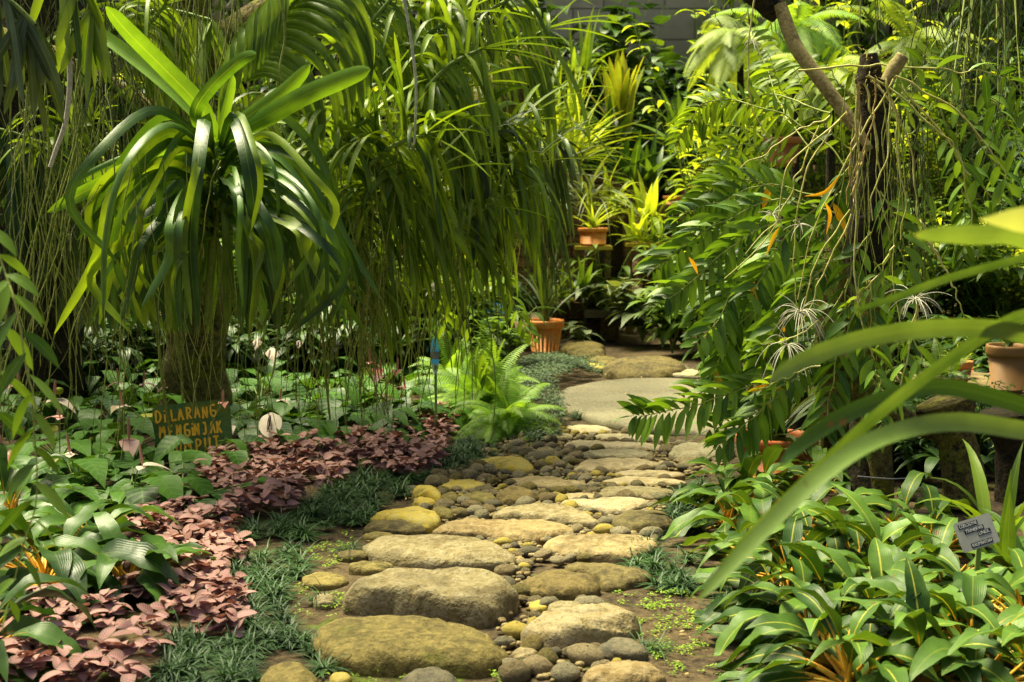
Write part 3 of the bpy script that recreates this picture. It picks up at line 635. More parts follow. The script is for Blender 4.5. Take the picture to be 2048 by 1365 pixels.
def cane_leaves(mb, P, t0, nl, L, W, droop=1.2, prof='lance', plane=None, nseg=5, spread=.75, fwd=.5, fold=.2, t1=1., face=0., jit=.09):
    """alternate leaves on both sides of a cane P (K,3)"""
    K = len(P); u = np.linspace(t0, t1, nl) * (K - 1); i0 = np.minimum(u.astype(int), K - 2); f = (u - i0)[:, None]
    pos = P[i0] * (1 - f) + P[i0 + 1] * f; T = nrm(P[i0 + 1] - P[i0])
    V = nrm(P.mean(0) - CAM) if plane is None else plane
    S = nrm(np.cross(T, V)); s = np.where(np.arange(nl) % 2, 1., -1.)[:, None]
    d = nrm(S * s * spread + T * fwd + G.normal(0, jit, (nl, 3)))
    taper = np.interp(np.linspace(0, 1, nl), [0, .15, .8, 1], [.7, 1, 1, .55])
    side = nrm(np.cross(d, np.array([0, 0, 1.]) + G.normal(0, .25, (nl, 3))))
    if face: side = nrm(side * (1 - face) + face * nrm(np.cross(d, V)) * np.sign(np.sum(np.cross(d, V) * side, 1, keepdims=True) + 1e-6) + G.normal(0, .2, (nl, 3)))
    blades(mb, pos, d, L * taper * G.uniform(.8 if jit < .2 else .5, 1.15, nl), W * G.uniform(.8, 1.15, nl), droop * G.uniform(.6, 1.4, nl), nseg, prof, fold, side=side)
def vanda(stem_px, Y, label, L, W, nl=16, mat='vanda', nroot=8, rootL=1., droop=2.2, group='vanda orchids', t0=.05, fwd=.45, rmat='root', name='vanda_orchid', crown=0):
    P = cat(px3(stem_px, Y), 14); o = thing(name, P[0], label, 'orchid', group)
    mb = MB(); tubes(mb, P, np.linspace(.012, .009, 14)[None], 7); mb.build('stem', M['stem'], o)
    mb = MB(); ax = nrm(np.array([R.uniform(-.4, .4), 1., R.uniform(-.3, .3)]))
    cane_leaves(mb, P, t0, nl, L, W, droop, 'strap', plane=ax, nseg=10, spread=1., fwd=fwd, fold=.4, face=.6, jit=.22)
    if crown: blades(mb, np.repeat(P[-1:], crown, 0), nrm(nrm(P[-1] - P[-3]) + G.normal(0, .45, (crown, 3))), L * .7, W, .5, 8, 'strap', .5)
    mb.build('foliage', M[mat], o)
    if nroot:
        b = P[G.integers(0, 8, nroot)]; mb = MB(); roots(mb, b, rootL * G.uniform(.4, 1.1, nroot), G.uniform(.0025, .005, nroot), 14, .05); mb.build('aerial_roots', M[rmat], o)
    return o

# ================================================================== PLANTING
# ------------------------------------------------------------------ ground covers
FITT = [[(-60,1240),(60,1215),(160,1232),(250,1262),(330,1200),(430,1150),(480,1190),(500,1275),(430,1300),(330,1290),(300,1400),(-60,1400)],
        [(300,1080),(330,1000),(420,930),(330,900),(480,895),(640,890),(760,850),(880,830),(920,870),(900,900),(860,955),(800,960),(720,945),(620,1000),(560,1030),(470,1060),(500,1120),(440,1150)],
        [(330,1000),(200,1150),(60,1250),(300,1260),(430,1180),(470,1060)]]
pts = np.concatenate([scatter(p, 120) for p in FITT])
mb = MB(); n = len(pts)
for ring in range(2):
    k = 5
    az = (G.uniform(0, 6.28, n)[:, None] + np.arange(k) * 2 * np.pi / k + G.normal(0, .25, (n, k))).ravel()
    el = G.uniform(.05, .5, n * k) + ring * .25
    c = np.repeat(np.column_stack([pts, G.uniform(.02, .07, n) + ring * .012]), k, 0) + G.normal(0, .012, (n * k, 3))
    blades(mb, c, np.stack([np.cos(az) * np.cos(el), np.sin(az) * np.cos(el), np.sin(el)], 1), G.uniform(.045, .07, n * k), G.uniform(.03, .046, n * k) , G.uniform(.3, 1.3, n * k), 7, 'round', G.uniform(.1, .4, n * k), zmin=.01, roll=G.normal(0, .3, n * k))
tag(mb.build('fittonia_ground_cover', M['fitt']), 'pink veined leaves carpeting the ground between the green plants and the dark grass', 'ground cover', kind='stuff')
MONDO = [[(318,1400),(330,1270),(430,1290),(500,1270),(480,1190),(440,1140),(500,1110),(470,1060),(560,1030),(620,1000),(720,945),(800,955),(860,950),(920,880),(1000,905),(960,940),(880,965),(815,985),(760,1010),(735,1040),(620,1060),(600,1100),(600,1160),(560,1200),(590,1260),(640,1310),(650,1345),(600,1312),(540,1310),(505,1400)],
         [(1280,1100),(1340,1085),(1400,1130),(1370,1180),(1290,1170),(1260,1190),(1250,1170)], [(1410,1190),(1480,1165),(1500,1230),(1440,1255)], [(1340,985),(1420,960),(1400,1060),(1350,1050)]]
def tufts(mb, pts, nb, L, W, z0=0.):
    n = len(pts); B = np.repeat(np.column_stack([pts, np.full(n, z0)]), nb, 0) + G.normal(0, .008, (n * nb, 3)) * [1, 1, 0]
    az = G.uniform(0, 6.28, n * nb); el = np.radians(G.uniform(6, 72, n * nb)); s = np.repeat(G.uniform(.75, 1.2, n), nb)
    blades(mb, B, np.stack([np.cos(az) * np.cos(el), np.sin(az) * np.cos(el), np.sin(el)], 1), L * s * G.uniform(.6, 1.15, n * nb), W, G.uniform(1., 2.6, n * nb), 5, 'grass', .25, zmin=.004, rn=np.repeat(G.random(n), nb) * .6 + G.random(n * nb) * .4)
mb = MB()
for p in MONDO: tufts(mb, scatter(p, 190), 62, .105, .0062)
tag(mb.build('mondo_grass', M['mondo']), 'dark green dwarf grass edging both sides of the stone path', 'grass', kind='stuff')
for px_, py_, lb in [(1290,1300,'dark grass tuft beside the dark grey wet looking stone'), (1262,1110,'dark grass tuft growing at the end of the ochre undercut slab'), (700,1105,'small grass tuft left of the long oval slab'), (640,1200,'small grass tuft by the flat moss covered stone at the grass strip'), (1150,835,'far grass tuft on the edge of the grey round slab')]:
    mb = MB(); g = gnd(px_, py_); tufts(mb, np.array([g[:2]]) + G.normal(0, .012, (3, 2)), 26, .11, .0042)
    tag(mb.build('grass_tuft', M['mondo'], loc=g), lb, 'grass tuft', 'grass tufts along the path')
mb = MB()
for p, d in (([(1262,1190),(1380,1180),(1420,1300),(1340,1360),(1280,1280)], 1300), ([(600,1110),(700,1060),(730,1110),(640,1140)], 900), ([(560,1180),(680,1150),(690,1230),(600,1240)], 500), ([(980,1350),(1020,1310),(1060,1340),(1020,1380)], 700), ([(1000,900),(1100,870),(1150,960),(1030,960)], 500), ([(1300,1290),(1480,1300),(1500,1400),(1320,1400)], 250), ([(640,1330),(1000,1330),(1020,1400),(600,1400)], 160), ([(660,1180),(800,1210),(640,1240)], 500), ([(1190,1170),(1260,1180),(1240,1230)], 300)):
    p_ = scatter(p, d * 1.0); 
    if len(p_) == 0: continue
    k = np.array([mnoise.noise(Vector((q[0] * 9, q[1] * 9, 0))) for q in p_]) > -.12; p_ = p_[k]; n = len(p_)
    B = np.repeat(np.column_stack([p_, np.full(n, .004)]), 7, 0) + G.normal(0, .008, (n * 7, 3)) * [1, 1, .4]
    az = G.uniform(0, 6.28, n * 7)
    blades(mb, B, np.stack([np.cos(az), np.sin(az), G.uniform(.1, .9, n * 7)], 1), .011 * G.uniform(.5, 1.5, n * 7), .008, 1.2, 2, 'ovate', .1, zmin=.003)
tag(mb.build('moss_patches', M['moss']), 'bright green moss and tiny weeds on the bare soil', 'moss', kind='stuff')
# low grey green mound at the far end
poly = [(1015,850),(1000,800),(1040,735),(1100,712),(1190,725),(1215,745),(1150,765),(1110,800),(1120,830),(1130,850),(1120,885),(1060,890)]
p_ = scatter(poly, 620); Wp = np.array([gnd(*q)[:2] for q in poly]); cc = Wp.mean(0)
hh = np.array([.11 * max(0, 1 - (np.linalg.norm((q - cc) / (Wp.max(0) - Wp.min(0)) * 2)) ** 2.2) + .02 for q in p_]); n = len(p_)
B = np.repeat(np.column_stack([p_, hh]), 9, 0) + G.normal(0, .014, (n * 9, 3)); az = G.uniform(0, 6.28, n * 9)
mb = MB(); blades(mb, B, np.stack([np.cos(az), np.sin(az), G.uniform(.1, 1.2, n * 9)], 1), .03 * G.uniform(.6, 1.3, n * 9), .014, 1., 3, 'ovate', .15, zmin=.005)
tag(mb.build('creeping_ground_cover', M['cover']), 'grey green creeping ground cover mound left of the grey round slab', 'ground cover', kind='stuff')
# leaf litter
mb = MB(); p_ = np.concatenate([scatter([(1300,1250),(1470,1230),(1500,1400),(1330,1400)], 70), scatter([(600,1060),(900,960),(1000,930),(700,1140)], 30), scatter([(1130,800),(1300,760),(1480,770),(1480,870),(1250,850)], 12)]); n = len(p_); az = G.uniform(0, 6.28, n)
blades(mb, np.column_stack([p_, np.where(p_[:, 1] > 7.6, .046, .006)]), np.stack([np.cos(az), np.sin(az), G.uniform(.0, .3, n)], 1), G.uniform(.012, .04, n), G.uniform(.005, .012, n), .6, 3, 'lance', .2, zmin=.005)
tag(mb.build('leaf_litter', M['caneb']), 'brown leaf crumbs on the bare soil right of the path', 'leaf litter', kind='stuff')

# ------------------------------------------------------------------ anthuriums with their flowers
def heart_leaves(mb, pos, d, L, W, rn=None):
    k = len(pos); side = nrm(np.cross(d, np.array([0, 0, 1.]) + G.normal(0, .15, (k, 3))))
    blades(mb, pos, d, L, W, G.uniform(.6, 1.6, k), 7, 'heart', G.uniform(.05, .35, k), side=side, rn=rn, wave=.08)
    # the two lobes behind the stalk
    for s in (-1, 1):
        blades(mb, pos + d * .003, nrm(-d * .55 + side * s * .62), L * .36, W * .52, .4, 4, 'ovate', .1, rn=rn, side=nrm(d * s * .6 + side * .8))
def flower(parent, tipp, mats, size, up=True, spad='spadix', face=None):
    """a waxy spathe with its spadix on a long stalk"""
    b = np.array(parent['_w']); t = np.asarray(tipp)
    fl = MB(); mid = (b + t) / 2 + np.array([0, 0, .05]); tubes(fl, cat([b, mid, t], 10), np.full(10, .0028), 5)
    st = fl.build('flower_stalk', M['stemp'], parent)
    mb = MB()
    if face is None:
        az = R.uniform(0, 6.28); d = np.array([math.cos(az), math.sin(az), R.uniform(-.25, .25)])
        blades(mb, t, d, size, size * .62, R.uniform(.6, 2), 7, 'heart', .12)
        for s in (-1, 1): blades(mb, t, nrm(-d * .5 + s * np.array([-d[1], d[0], 0])), size * .32, size * .34, .3, 4, 'ovate', .1)
        sp = np.array([R.uniform(-.15, .15), R.uniform(-.15, .15), 1.]); S0 = t
    else:
        blades(mb, t + np.array([0, .004 + size * .2, size * .36]), np.array([face, -.8, -.55]), size, size * .72, .3, 9, 'round' if spad == 'spadixd' and size > .14 else 'heart', .16 if size > .14 else .5, side=np.array([1., 0, 0]))
        sp = np.array([0., -.82, -.52]); S0 = t + np.array([0, size * .2 - .034, size * .3])
    mb.build('spathe', M[mats], st)
    mb = MB(); tubes(mb, cat([S0, S0 + nrm(sp) * size * (.72)], 7), np.array([.3, .9, 1, 1, .95, .8, .3]) * (.0085 if size > .13 else .006), 7); mb.build('spadix', M[spad], st)
ANTH = [ # px, py of the plant's middle, distance, leaves, label, flowers (px, py, kind, size px)
 (60,790,8.3,11,'anthurium at the left edge under the hanging roots, pale spathe left of a yellow bud',[(108,800,'spathe',46),(35,770,'spathep',40)]),
 (118,880,7.7,12,'anthurium at the left edge in front of the one with yellow bud',[(120,835,'spathep',34)]),
 (215,800,8.5,11,'anthurium left of the mossy trunk with one thin upright pink flower',[(237,765,'spathep',32)]),
 (245,860,7.9,12,'anthurium just left of the green sign with a drooping pale flower',[(245,812,'spathe',42),(258,880,'spathep',50)]),
 (150,925,7.0,10,'anthurium in front of the others left of the sign with a flat white flower',[(140,908,'spathe',46)]),
 (320,800,8.9,9,'small anthurium behind the green sign with a tiny pink flower',[(287,768,'spathep',28),(330,775,'spathep',18)]),
 (262,945,6.8,9,'anthurium over the pink carpet with a white flower lying level',[(285,932,'spathe',50)]),
 (30,960,6.6,9,'anthurium at the left edge behind the vine with big drooping leaves',[(5,905,'spathep',40)]),
 (365,970,7.3,4,'low anthurium below the green sign reaching over the pink leaves',[]),
 (475,850,8.1,8,'anthurium right of the green sign with a small orange pink flower',[(458,852,'spathe',34)]),
 (545,862,7.9,11,'anthurium holding the large cream spathe with dark spadix',[(541,850,'F',62)]),
 (520,770,9.3,10,'anthurium behind with the pair of curled pink spathes',[(513,690,'Fp',34),(541,712,'Fp',46)]),
 (590,800,8.9,9,'anthurium with a pale flower touching the hanging roots',[(598,690,'Fp',26),(560,800,'spathe',26)]),
 (640,838,8.3,12,'anthurium in the middle with plain deep green leaves and no flower',[]),
 (690,800,9.0,11,'anthurium left of the blue tag with pink flowers held close together',[(740,725,'spathep',32),(752,738,'spathep',36)]),
 (735,815,8.5,12,'anthurium in front of the blue tag with a pink flower near the fern',[(762,752,'spathep',34),(795,740,'spathep',28)]),
 (790,800,9.2,10,'anthurium behind the blue tag with long narrow leaves',[(810,775,'spathep',26)]),
 (400,880,8.6,6,'anthurium sprouting around the green sign face',[(446,805,'spathep',28)]),
 (610,715,9.9,10,'anthurium farthest back between hanging roots and pink spathes',[]),
 (720,720,10.2,10,'anthurium farthest back under the hanging orchid leaves with big pale leaves',[]),
 (200,722,9.2,9,'plain anthurium in shade between the two trunks',[]),
 (330,735,9.2,8,'plain anthurium in shade at the left of the mossy trunk foot',[]),
 (440,735,9.3,9,'plain anthurium in shade at the right of the mossy trunk foot',[]),
 (20,745,9.1,9,'plain anthurium in shade at the extreme left',[]),
 (505,740,9.5,9,'plain anthurium behind the leftmost curled pink spathe',[]),
 (660,760,9.4,9,'plain anthurium under the lowest hanging orchids',[]),
 (830,745,9.8,8,'plain anthurium behind the blue tag stake',[]),
 (100,700,9.5,10,'anthurium in deep shade behind the left edge flowers',[]),
]
for (px_, py_, Y, nl, lb, fls) in ANTH:
    Y = min(Y, max(3600 / (py_ - 363), 7.75 if px_ > 440 else 6.2)); top = at(px_, py_, Y); base = np.array([top[0], Y, .0]); hgt = max(.12, top[2])
    o = thing('anthurium', base, lb, 'plant', 'anthuriums in the left bed')
    nl = int(nl * 2.3)
    az = R.random() * 6.28 + np.arange(nl) * gold; rr_ = .33 * np.sqrt(np.linspace(.05, 1, nl)) * G.uniform(.8, 1.2, nl)
    tip = np.stack([base[0] + np.cos(az) * rr_, Y + np.sin(az) * rr_, hgt * (1.1 - .75 * np.linspace(0, 1, nl)) + G.normal(0, .03, nl)], 1)
    t = np.linspace(0, 1, 8)[None, :, None]
    P = base + (tip - base)[:, None] * np.concatenate([t ** 1.4, t ** 1.4, t ** .8], 2)
    d = nrm(np.stack([np.cos(az), np.sin(az) - .35, G.uniform(-.45, .25, nl)], 1)); L = G.uniform(.15, .24, nl)
    qx, qy = topx(P[:, -1] + d * L[:, None] * .5); ok = ~((np.abs(qx - 384) < 68) & (np.abs(qy - 850) < 42) & (tip[:, 1] < 7.25)); P, d, L = P[ok], d[ok], L[ok]; nl = len(L)
    mb = MB(); tubes(mb, P, np.full((nl, 8), .0032), 5); mb.build('stalks', M['stem'], o)
    mb = MB(); heart_leaves(mb, P[:, -1], d, L, L * .6, G.random(nl)); mb.build('foliage', M['anth'], o)
    for (fx, fy, kd, sz) in fls:
        s = sz * Y / F * 1.25; t_ = at(fx, fy, Y - .32)
        if kd == 'F': flower(o, t_, 'spathe', s * .8, spad='spadixd', face=.03)
        elif kd == 'Fp': flower(o, t_, 'spathe', s * .72, spad='spadixd', face=R.uniform(-.3, .3))
        else: flower(o, t_, kd, s)
mb = MB(); c = at(118, 785, 8.0); th = np.linspace(0, math.pi, 9)
lathe(mb, c - [0, 0, .012], [(max(.002, .024 * math.sin(a)), .02 * (1 - math.cos(a))) for a in th], 14)
o = thing('yellow_bud', c, 'round yellow bud above the pale spathe at the left edge', 'flower bud'); mb.build('bud', M['brom'], o)
mb = MB(); tubes(mb, cat([c, c + [.01, .05, -.15], [c[0], c[1] + .08, 0]], 8), np.full(8, .003), 5); mb.build('stalk', M['stem'], o)

# ------------------------------------------------------------------ bottom-left fire flash, right-hand group
def FF(px_, py_, z, label, **k): fire_flash(gnd(px_, py_, z) * [1, 1, 0] + [0, 0, .01], label, **k)
FF(95,1180,.0,'large dark leaved plant with orange stalks at the left behind the pink carpet', n=46, L=.44, W=.098, mat='fired', group='fire flash plants of the left bed')
FF(20,1060,.0,'dark leaved plant with orange stalks behind the nearer one at the left edge', n=36, L=.34, W=.085, mat='fired', group='fire flash plants of the left bed')
FF(180,1110,.0,'dark leaved plant with arching leaves just below the anthuriums', n=34, L=.33, W=.08, mat='fired', group='fire flash plants of the left bed')
FF(260,1190,.0,'dark leaved plant with arching leaves over the pink carpet edge', n=36, L=.34, W=.085, mat='fired', group='fire flash plants of the left bed')
FF(-70,1330,.0,'dark leaved plant at the bottom left corner with leaves hanging into view', n=34, L=.36, W=.085, mat='fired', group='fire flash plants of the left bed')
for a in [(1512,1010,'fire flash plant farthest back, in front of the red planter',26,.34),(1480,1020,'fire flash plant overhanging the pale stones at the path edge',16,.30),(1600,1085,'fire flash plant with orange stalks just behind the long blurred strap leaf',24,.36),
          (1580,1175,'fire flash plant nearest the bare soil with dense dark orange stalk bunch',24,.36),(1722,1170,'fire flash plant with a broad upright yellow green leaf at its centre',26,.36),(1755,1275,'fire flash plant with fresh pale leaves in the front middle of the right bed',26,.37),
          (1670,1340,'fire flash plant at the bottom whose leaves hang over the soil',22,.36),(1840,1385,'fire flash plant cut by the bottom edge right of the middle',24,.36),(1945,1335,'fire flash plant with brown spotted leaf in the bottom right',24,.36),
          (1880,1200,'fire flash plant just left of the metal name plate',24,.34),(2050,1270,'fire flash plant at the right edge under the metal name plate',24,.36),(1640,985,'fire flash plant at the foot of the dark trunk',20,.32),(1800,1090,'fire flash plant in the shade between trunk and name plate',20,.32),(1660,1250,'fire flash plant in the thick of the right bed between soil and pale fresh leaves',26,.34),(1850,1300,'fire flash plant with dark leaves right of the fresh pale one',26,.34),(1700,1390,'fire flash plant cut by the bottom edge at its left end',24,.36),(1960,1400,'fire flash plant cut by the bottom edge near the right corner',24,.36),(1780,1180,'fire flash plant between the yellow green centre leaf and the name plate',24,.34),(1640,1140,'fire flash plant leaning over the blurred strap leaf base',22,.34),(1630,1290,'fire flash plant with long leaves trailing onto the bare soil',22,.34),(1860,1110,'fire flash plant in front of the mossy stump',22,.34),(1525,1080,'fire flash plant behind the blurred strap leaf tip',22,.34),(1960,1240,'fire flash plant directly below the metal name plate',22,.34),(1455,1055,'fire flash plant whose leaves reach the brown boulder',16,.3),(1510,1130,'low fire flash plant between the dark grass tufts and the blurred strap leaf tip',16,.3),(1570,1230,'fire flash plant alone at the left front of the right bed by the soil',20,.34),(2080,1400,'fire flash plant in the extreme bottom right corner',20,.36)]:
    FF(a[0], a[1], .0, a[2], n=int(a[3] * 1.3), L=a[4] * 1., W=.077, group='fire flash plants of the right bed')

# ------------------------------------------------------------------ bright fern and other ferns
fern(gnd(955,850) + [.02, .35, .02], 'bright green arching fern beside the blue tag', 70, .5, .085, 'fern', el=(85, 12), droop=1.9)
fern(gnd(1000,870) + [.02, .1, .02], 'bright fern bending over the pebbles next to the larger fern', 46, .42, .075, 'fern', el=(80, 10), droop=2.1)
fern(gnd(905,800) + [0, .3, .02], 'fern standing behind the blue tag below the hanging orchids', 26, .45, .07, 'fern', el=(85, 25), droop=1.7)
fern([at(235,790,9.4)[0], 9.4, .02], 'small shaded fern at the foot of the mossy trunk', 16, .3, .05, 'sh_mid', el=(60, 10))

# ------------------------------------------------------------------ pots
def pot(px_, pyrim, Y, rpx, h, label, mat='terra', flute=24, fill='mulch', zb=None, name='flower_pot', taper=.72):
    c = at(px_, pyrim, Y); r = rpx * Y / F; zb = max(0.0, c[2] - h) if zb is None else zb; h = c[2] - zb
    o = thing(name, (c[0], Y, zb), label, 'pot')
    b = r * taper
    pr = [(b * .86, 0), (b * .9, h * .02), (b * .9, h * .1), (b, h * .12), (b, h * .14), (r * .9, h * .76), (r * .91, h * .79), (r, h * .8), (r * 1.02, h * .84), (r * 1.02, h * .95), (r, h), (r * .9, h), (r * .88, h * .9), (r * .86, h * .8)]
    mb = MB(); lathe(mb, (c[0], Y, zb), pr[:5] + pr[4:6] + pr[5:7] , 120, (4, 6, flute, .045) if flute else None); mb.build('body', M[mat], o)
    mb = MB(); lathe(mb, (c[0], Y, zb), pr[6:], 60); mb.build('rim', M[mat], o)
    mb = MB(); lathe(mb, (c[0], Y, zb), [(r * .87, h * .86), (r * .5, h * .9), (.001, h * .91)], 30); mb.build('soil', M[fill], o)
    return np.array([c[0], Y, zb + h * .9]), o
tp, _ = pot(1090, 640, 11.6, 38, .3, 'bright orange ribbed pot standing by the bend of the path', 'terra', 22)
straps('strap_orchid', tp, 'grey green strap plant growing up out of the orange ribbed pot', 'plant', 22, .75, .028, (88, 55), .9, 'vandag')
mb = MB(); n = 90; az = G.uniform(0, 6.28, n); r_ = .13 * np.sqrt(G.random(n))
tag((lambda mb_: (blades(mb_, tp + np.stack([np.cos(az) * r_, np.sin(az) * r_, np.full(n, .0)], 1), np.stack([np.cos(az * 3), np.sin(az * 3), G.uniform(.1, .9, n)], 1), .035, .02, 1, 3, 'ovate', .2), mb_.build('dry_leaves', M['caneb']))[1])(mb), 'dry brown leaves heaped on the soil of the orange ribbed pot', 'dry leaves', kind='stuff')
tp, o_ = pot(1552, 870, 6.75, 82, .22, 'wide red planter with a rolled rim below the arching canes', 'terrar', 0, taper=.86, name='planter')
straps('strap_orchid', tp, 'narrow strap leaves standing in the wide red planter', 'plant', 26, .62, .028, (85, 30), .8, 'vandag')
tp, _ = pot(2018, 690, 7.6, 44, .26, 'beige pot with a thick double rim at the right edge', 'terrab', 0)
leafy('leafy_plant', tp - [0, 0, .02], 'low leafy plant in the beige double rim pot', 'plant', .22, .12, 6, 8, .08, .03, 'sh_mid')
tp, _ = pot(1918, 722, 8.2, 28, .16, 'small orange pot left of the beige pot', 'terrao', 0)
straps('rosette_plant', tp, 'yellow green rosette in the small orange pot', 'plant', 16, .13, .022, (80, 20), .6, 'sh_lite')
tp, _ = pot(1895, 752, 7.9, 46, .07, 'shallow round wooden tray on the right stand', 'wood', 0, name='shallow_tray')
fern(tp, 'small fern hanging over the shallow round tray', 14, .24, .05, 'sh_mid', el=(70, 0))
tp, _ = pot(1975, 740, 8.6, 34, .2, 'dark red pot in shade between the small orange pot and the beige pot', 'terrar', 0)
leafy('leafy_plant', tp - [0, 0, .02], 'small plant in the shaded dark red pot', 'plant', .2, .12, 5, 8, .08, .03, 'sh_dark')
tp, _ = pot(1345, 392, 14.4, 19, .14, 'small orange pot on the dark brick ledge at the back', 'terra', 0)
leafy('leafy_plant', tp - [0, 0, .02], 'thin sprig in the small orange pot on the brick ledge', 'plant', .2, .1, 4, 6, .09, .04, 'sh_mid')
tp, _ = pot(1186, 456, 13.2, 30, .16, 'orange trough shaped pot on the yellow stand at the back', 'terra', 0, taper=.85)
straps('strap_orchid', tp, 'pale strap plant in the orange pot on the yellow stand', 'plant', 22, .42, .024, (85, 30), 1., 'sh_lite')
tp, _ = pot(1565, 275, 10.2, 38, .2, 'brown orange pot half hidden behind the fine leaved canes at the top right', 'terrao', 0)
straps('strap_orchid', tp, 'bright narrow leaves in the half hidden brown orange pot', 'plant', 22, .34, .022, (88, 35), .8, 'dendb')
tp, _ = pot(1222, 432, 13.6, 26, .14, 'brown wooden basket on the post at the back', 'wood', 0, name='wooden_basket')
leafy('orchid_plant', tp - [0, 0, .02], 'yellow green orchid growing in the brown wooden basket', 'orchid', .22, .18, 8, 7, .17, .05, 'sh_lite')
tp, _ = pot(2010, 1150, 4.9, 75, .12, 'wide terracotta bowl behind the metal name plate', 'terrao', 0, name='bowl')
straps('orchid_plant', tp + [.02, .03, 0], 'orchid with pleated green leaves in the terracotta bowl', 'orchid', 14, .34, .05, (85, 30), 1.1, 'sh_mid', 'ovate')

# ------------------------------------------------------------------ signs and tags
def ribbon(mb, P, wdt, nvec, th=.0015):
    P = np.asarray(P, float); T = nrm(np.gradient(P, axis=0)); S = nrm(np.cross(T, nvec)); w = wdt / 2
    w = w * (1 + .18 * np.sin(np.arange(len(P)) * 1.7 + R.random() * 6))[:, None] if len(P) > 2 else w
    a = P - S * w + nvec * th; b = P + S * w + nvec * th; c = P + S * w; d = P - S * w; K = len(P)
    V = np.stack([a, b, c, d], 1).reshape(-1, 3); q = []
    for k in range(K - 1):
        for e in range(4): q.append([k * 4 + e, k * 4 + (e + 1) % 4, k * 4 + 4 + (e + 1) % 4, k * 4 + 4 + e])
    q += [[0, 1, 2, 3], [K * 4 - 4, K * 4 - 3, K * 4 - 2, K * 4 - 1]]
    mb.add(V, q)
GL = {'D': [[(0,0),(0,1)],[(0,1),(.35,.95),(.6,.6),(.55,.25),(.3,.03),(0,0)]], 'I': [[(.15,0),(.15,.72)],[(.15,.95),(.16,1.06)]], 'L': [[(0,1),(.05,0)],[(.05,0),(.6,.06)]],
      'A': [[(0,0),(.25,1)],[(.25,1),(.6,0)],[(.1,.38),(.47,.38)]], 'R': [[(.1,0),(.08,1)],[(-.05,1),(.4,.97),(.55,.75),(.4,.55),(.12,.48)],[(.2,.48),(.62,0)]], 'N': [[(0,0),(.05,1)],[(.05,1),(.5,0)],[(.5,0),(.52,1)]],
      'G': [[(.62,1),(.08,.97)],[(.08,.97),(.03,.5),(.1,.08)],[(.1,.08),(.45,0),(.66,.2),(.58,.46),(.12,.5)]], 'M': [[(0,0),(.08,1)],[(.08,1),(.32,.45)],[(.32,.45),(.6,1)],[(.6,1),(.68,0)]], 'E': [[(.05,0),(.03,1)],[(.03,1),(.5,1)],[(.05,.52),(.45,.52)],[(.05,0),(.55,.02)]],
      'J': [[(.1,1),(.5,1)],[(.42,1),(.45,.25),(.3,.02),(.05,.12)]], 'K': [[(0,0),(.03,1)],[(.5,1),(.04,.45)],[(.12,.55),(.55,0)]], 'U': [[(0,1),(.03,.25),(.25,0),(.48,.2),(.52,1)]], 'P': [[(.08,0),(.05,1)],[(.05,1),(.45,.95),(.55,.72),(.4,.5),(.08,.46)]], 'T': [[(0,1),(.6,1)],[(.3,1),(.33,0)]]}
SC = at(385, 860, 7.2); sx = 7.2 / F            # metres per photo pixel at the board
ax_x = nrm(np.array([1., .05, .10])); ax_n = nrm(np.cross(ax_x, [0, .25, 1.])); ax_z = np.cross(ax_n, ax_x) * -1
if ax_z[2] < 0: ax_z = -ax_z
if ax_n[1] > 0: ax_n = -ax_n
sg = thing('painted_sign', (SC[0], SC[1], 0), 'hand painted green board with orange capital letters among the anthuriums', 'sign')
mb = MB(); w_, h_ = 156 * sx, 112 * sx
out = [(-.5,.44),(-.45,.5),(0,.5),(.46,.5),(.5,.42),(.5,-.46),(.46,-.5),(0,-.5),(-.46,-.5),(-.5,-.44)]
fv = [SC + ax_x * a * w_ + ax_z * b * h_ for a, b in out]; bv = [p - ax_n * .02 for p in fv]; K = len(out)
V = fv + bv + [SC, SC - ax_n * .02]
q = [[k, (k + 1) % K, K + (k + 1) % K, K + k] for k in range(K)]
q += [[2 * K, k, (k + 1) % K, (k + 2) % K] for k in range(0, K, 2)] + [[2 * K + 1, K + k, K + (k + 1) % K, K + (k + 2) % K] for k in range(0, K, 2)]
mb.add(V, q); mb.build('board', M['signg'], sg, smooth=False)
mb = MB(); tubes(mb, cat([SC - ax_n * .035, [SC[0], SC[1] + .04, -.05]], 3), np.full(3, .018), 8); mb.build('post', M['wood'], sg)
mb = MB()
for txt, x0, y0, lh, pit in (('DI LARANG', -72, 22, 23, 15.4), ('MENGINJAK', -66, -11, 24, 14.6), ('RUMPUT', -54, -44, 25, 17.4)):
    x = x0
    for ch in txt:
        if ch == ' ': x += 8; continue
        jx, jy = R.uniform(-1, 1), R.uniform(-1.5, 1.5)
        for st in GL[ch]:
            pp = cat([SC + ax_x * ((x + p[0] * pit * 1.05 + jx) * sx) + ax_z * ((y0 + p[1] * lh + jy) * sx) + ax_n * .0008 for p in st], 2 if len(st) == 2 else 9)
            if len(pp) == 2: pp = cat([pp[0], (pp[0] + pp[1]) / 2 + ax_x * .0006, pp[1]], 6)
            ribbon(mb, pp, 3.9 * sx, ax_n)
        x += (8 if ch == 'I' else 23 if ch == 'M' else 18) * pit / 17.4
mb.build('lettering', M['paint'], sg, smooth=False)
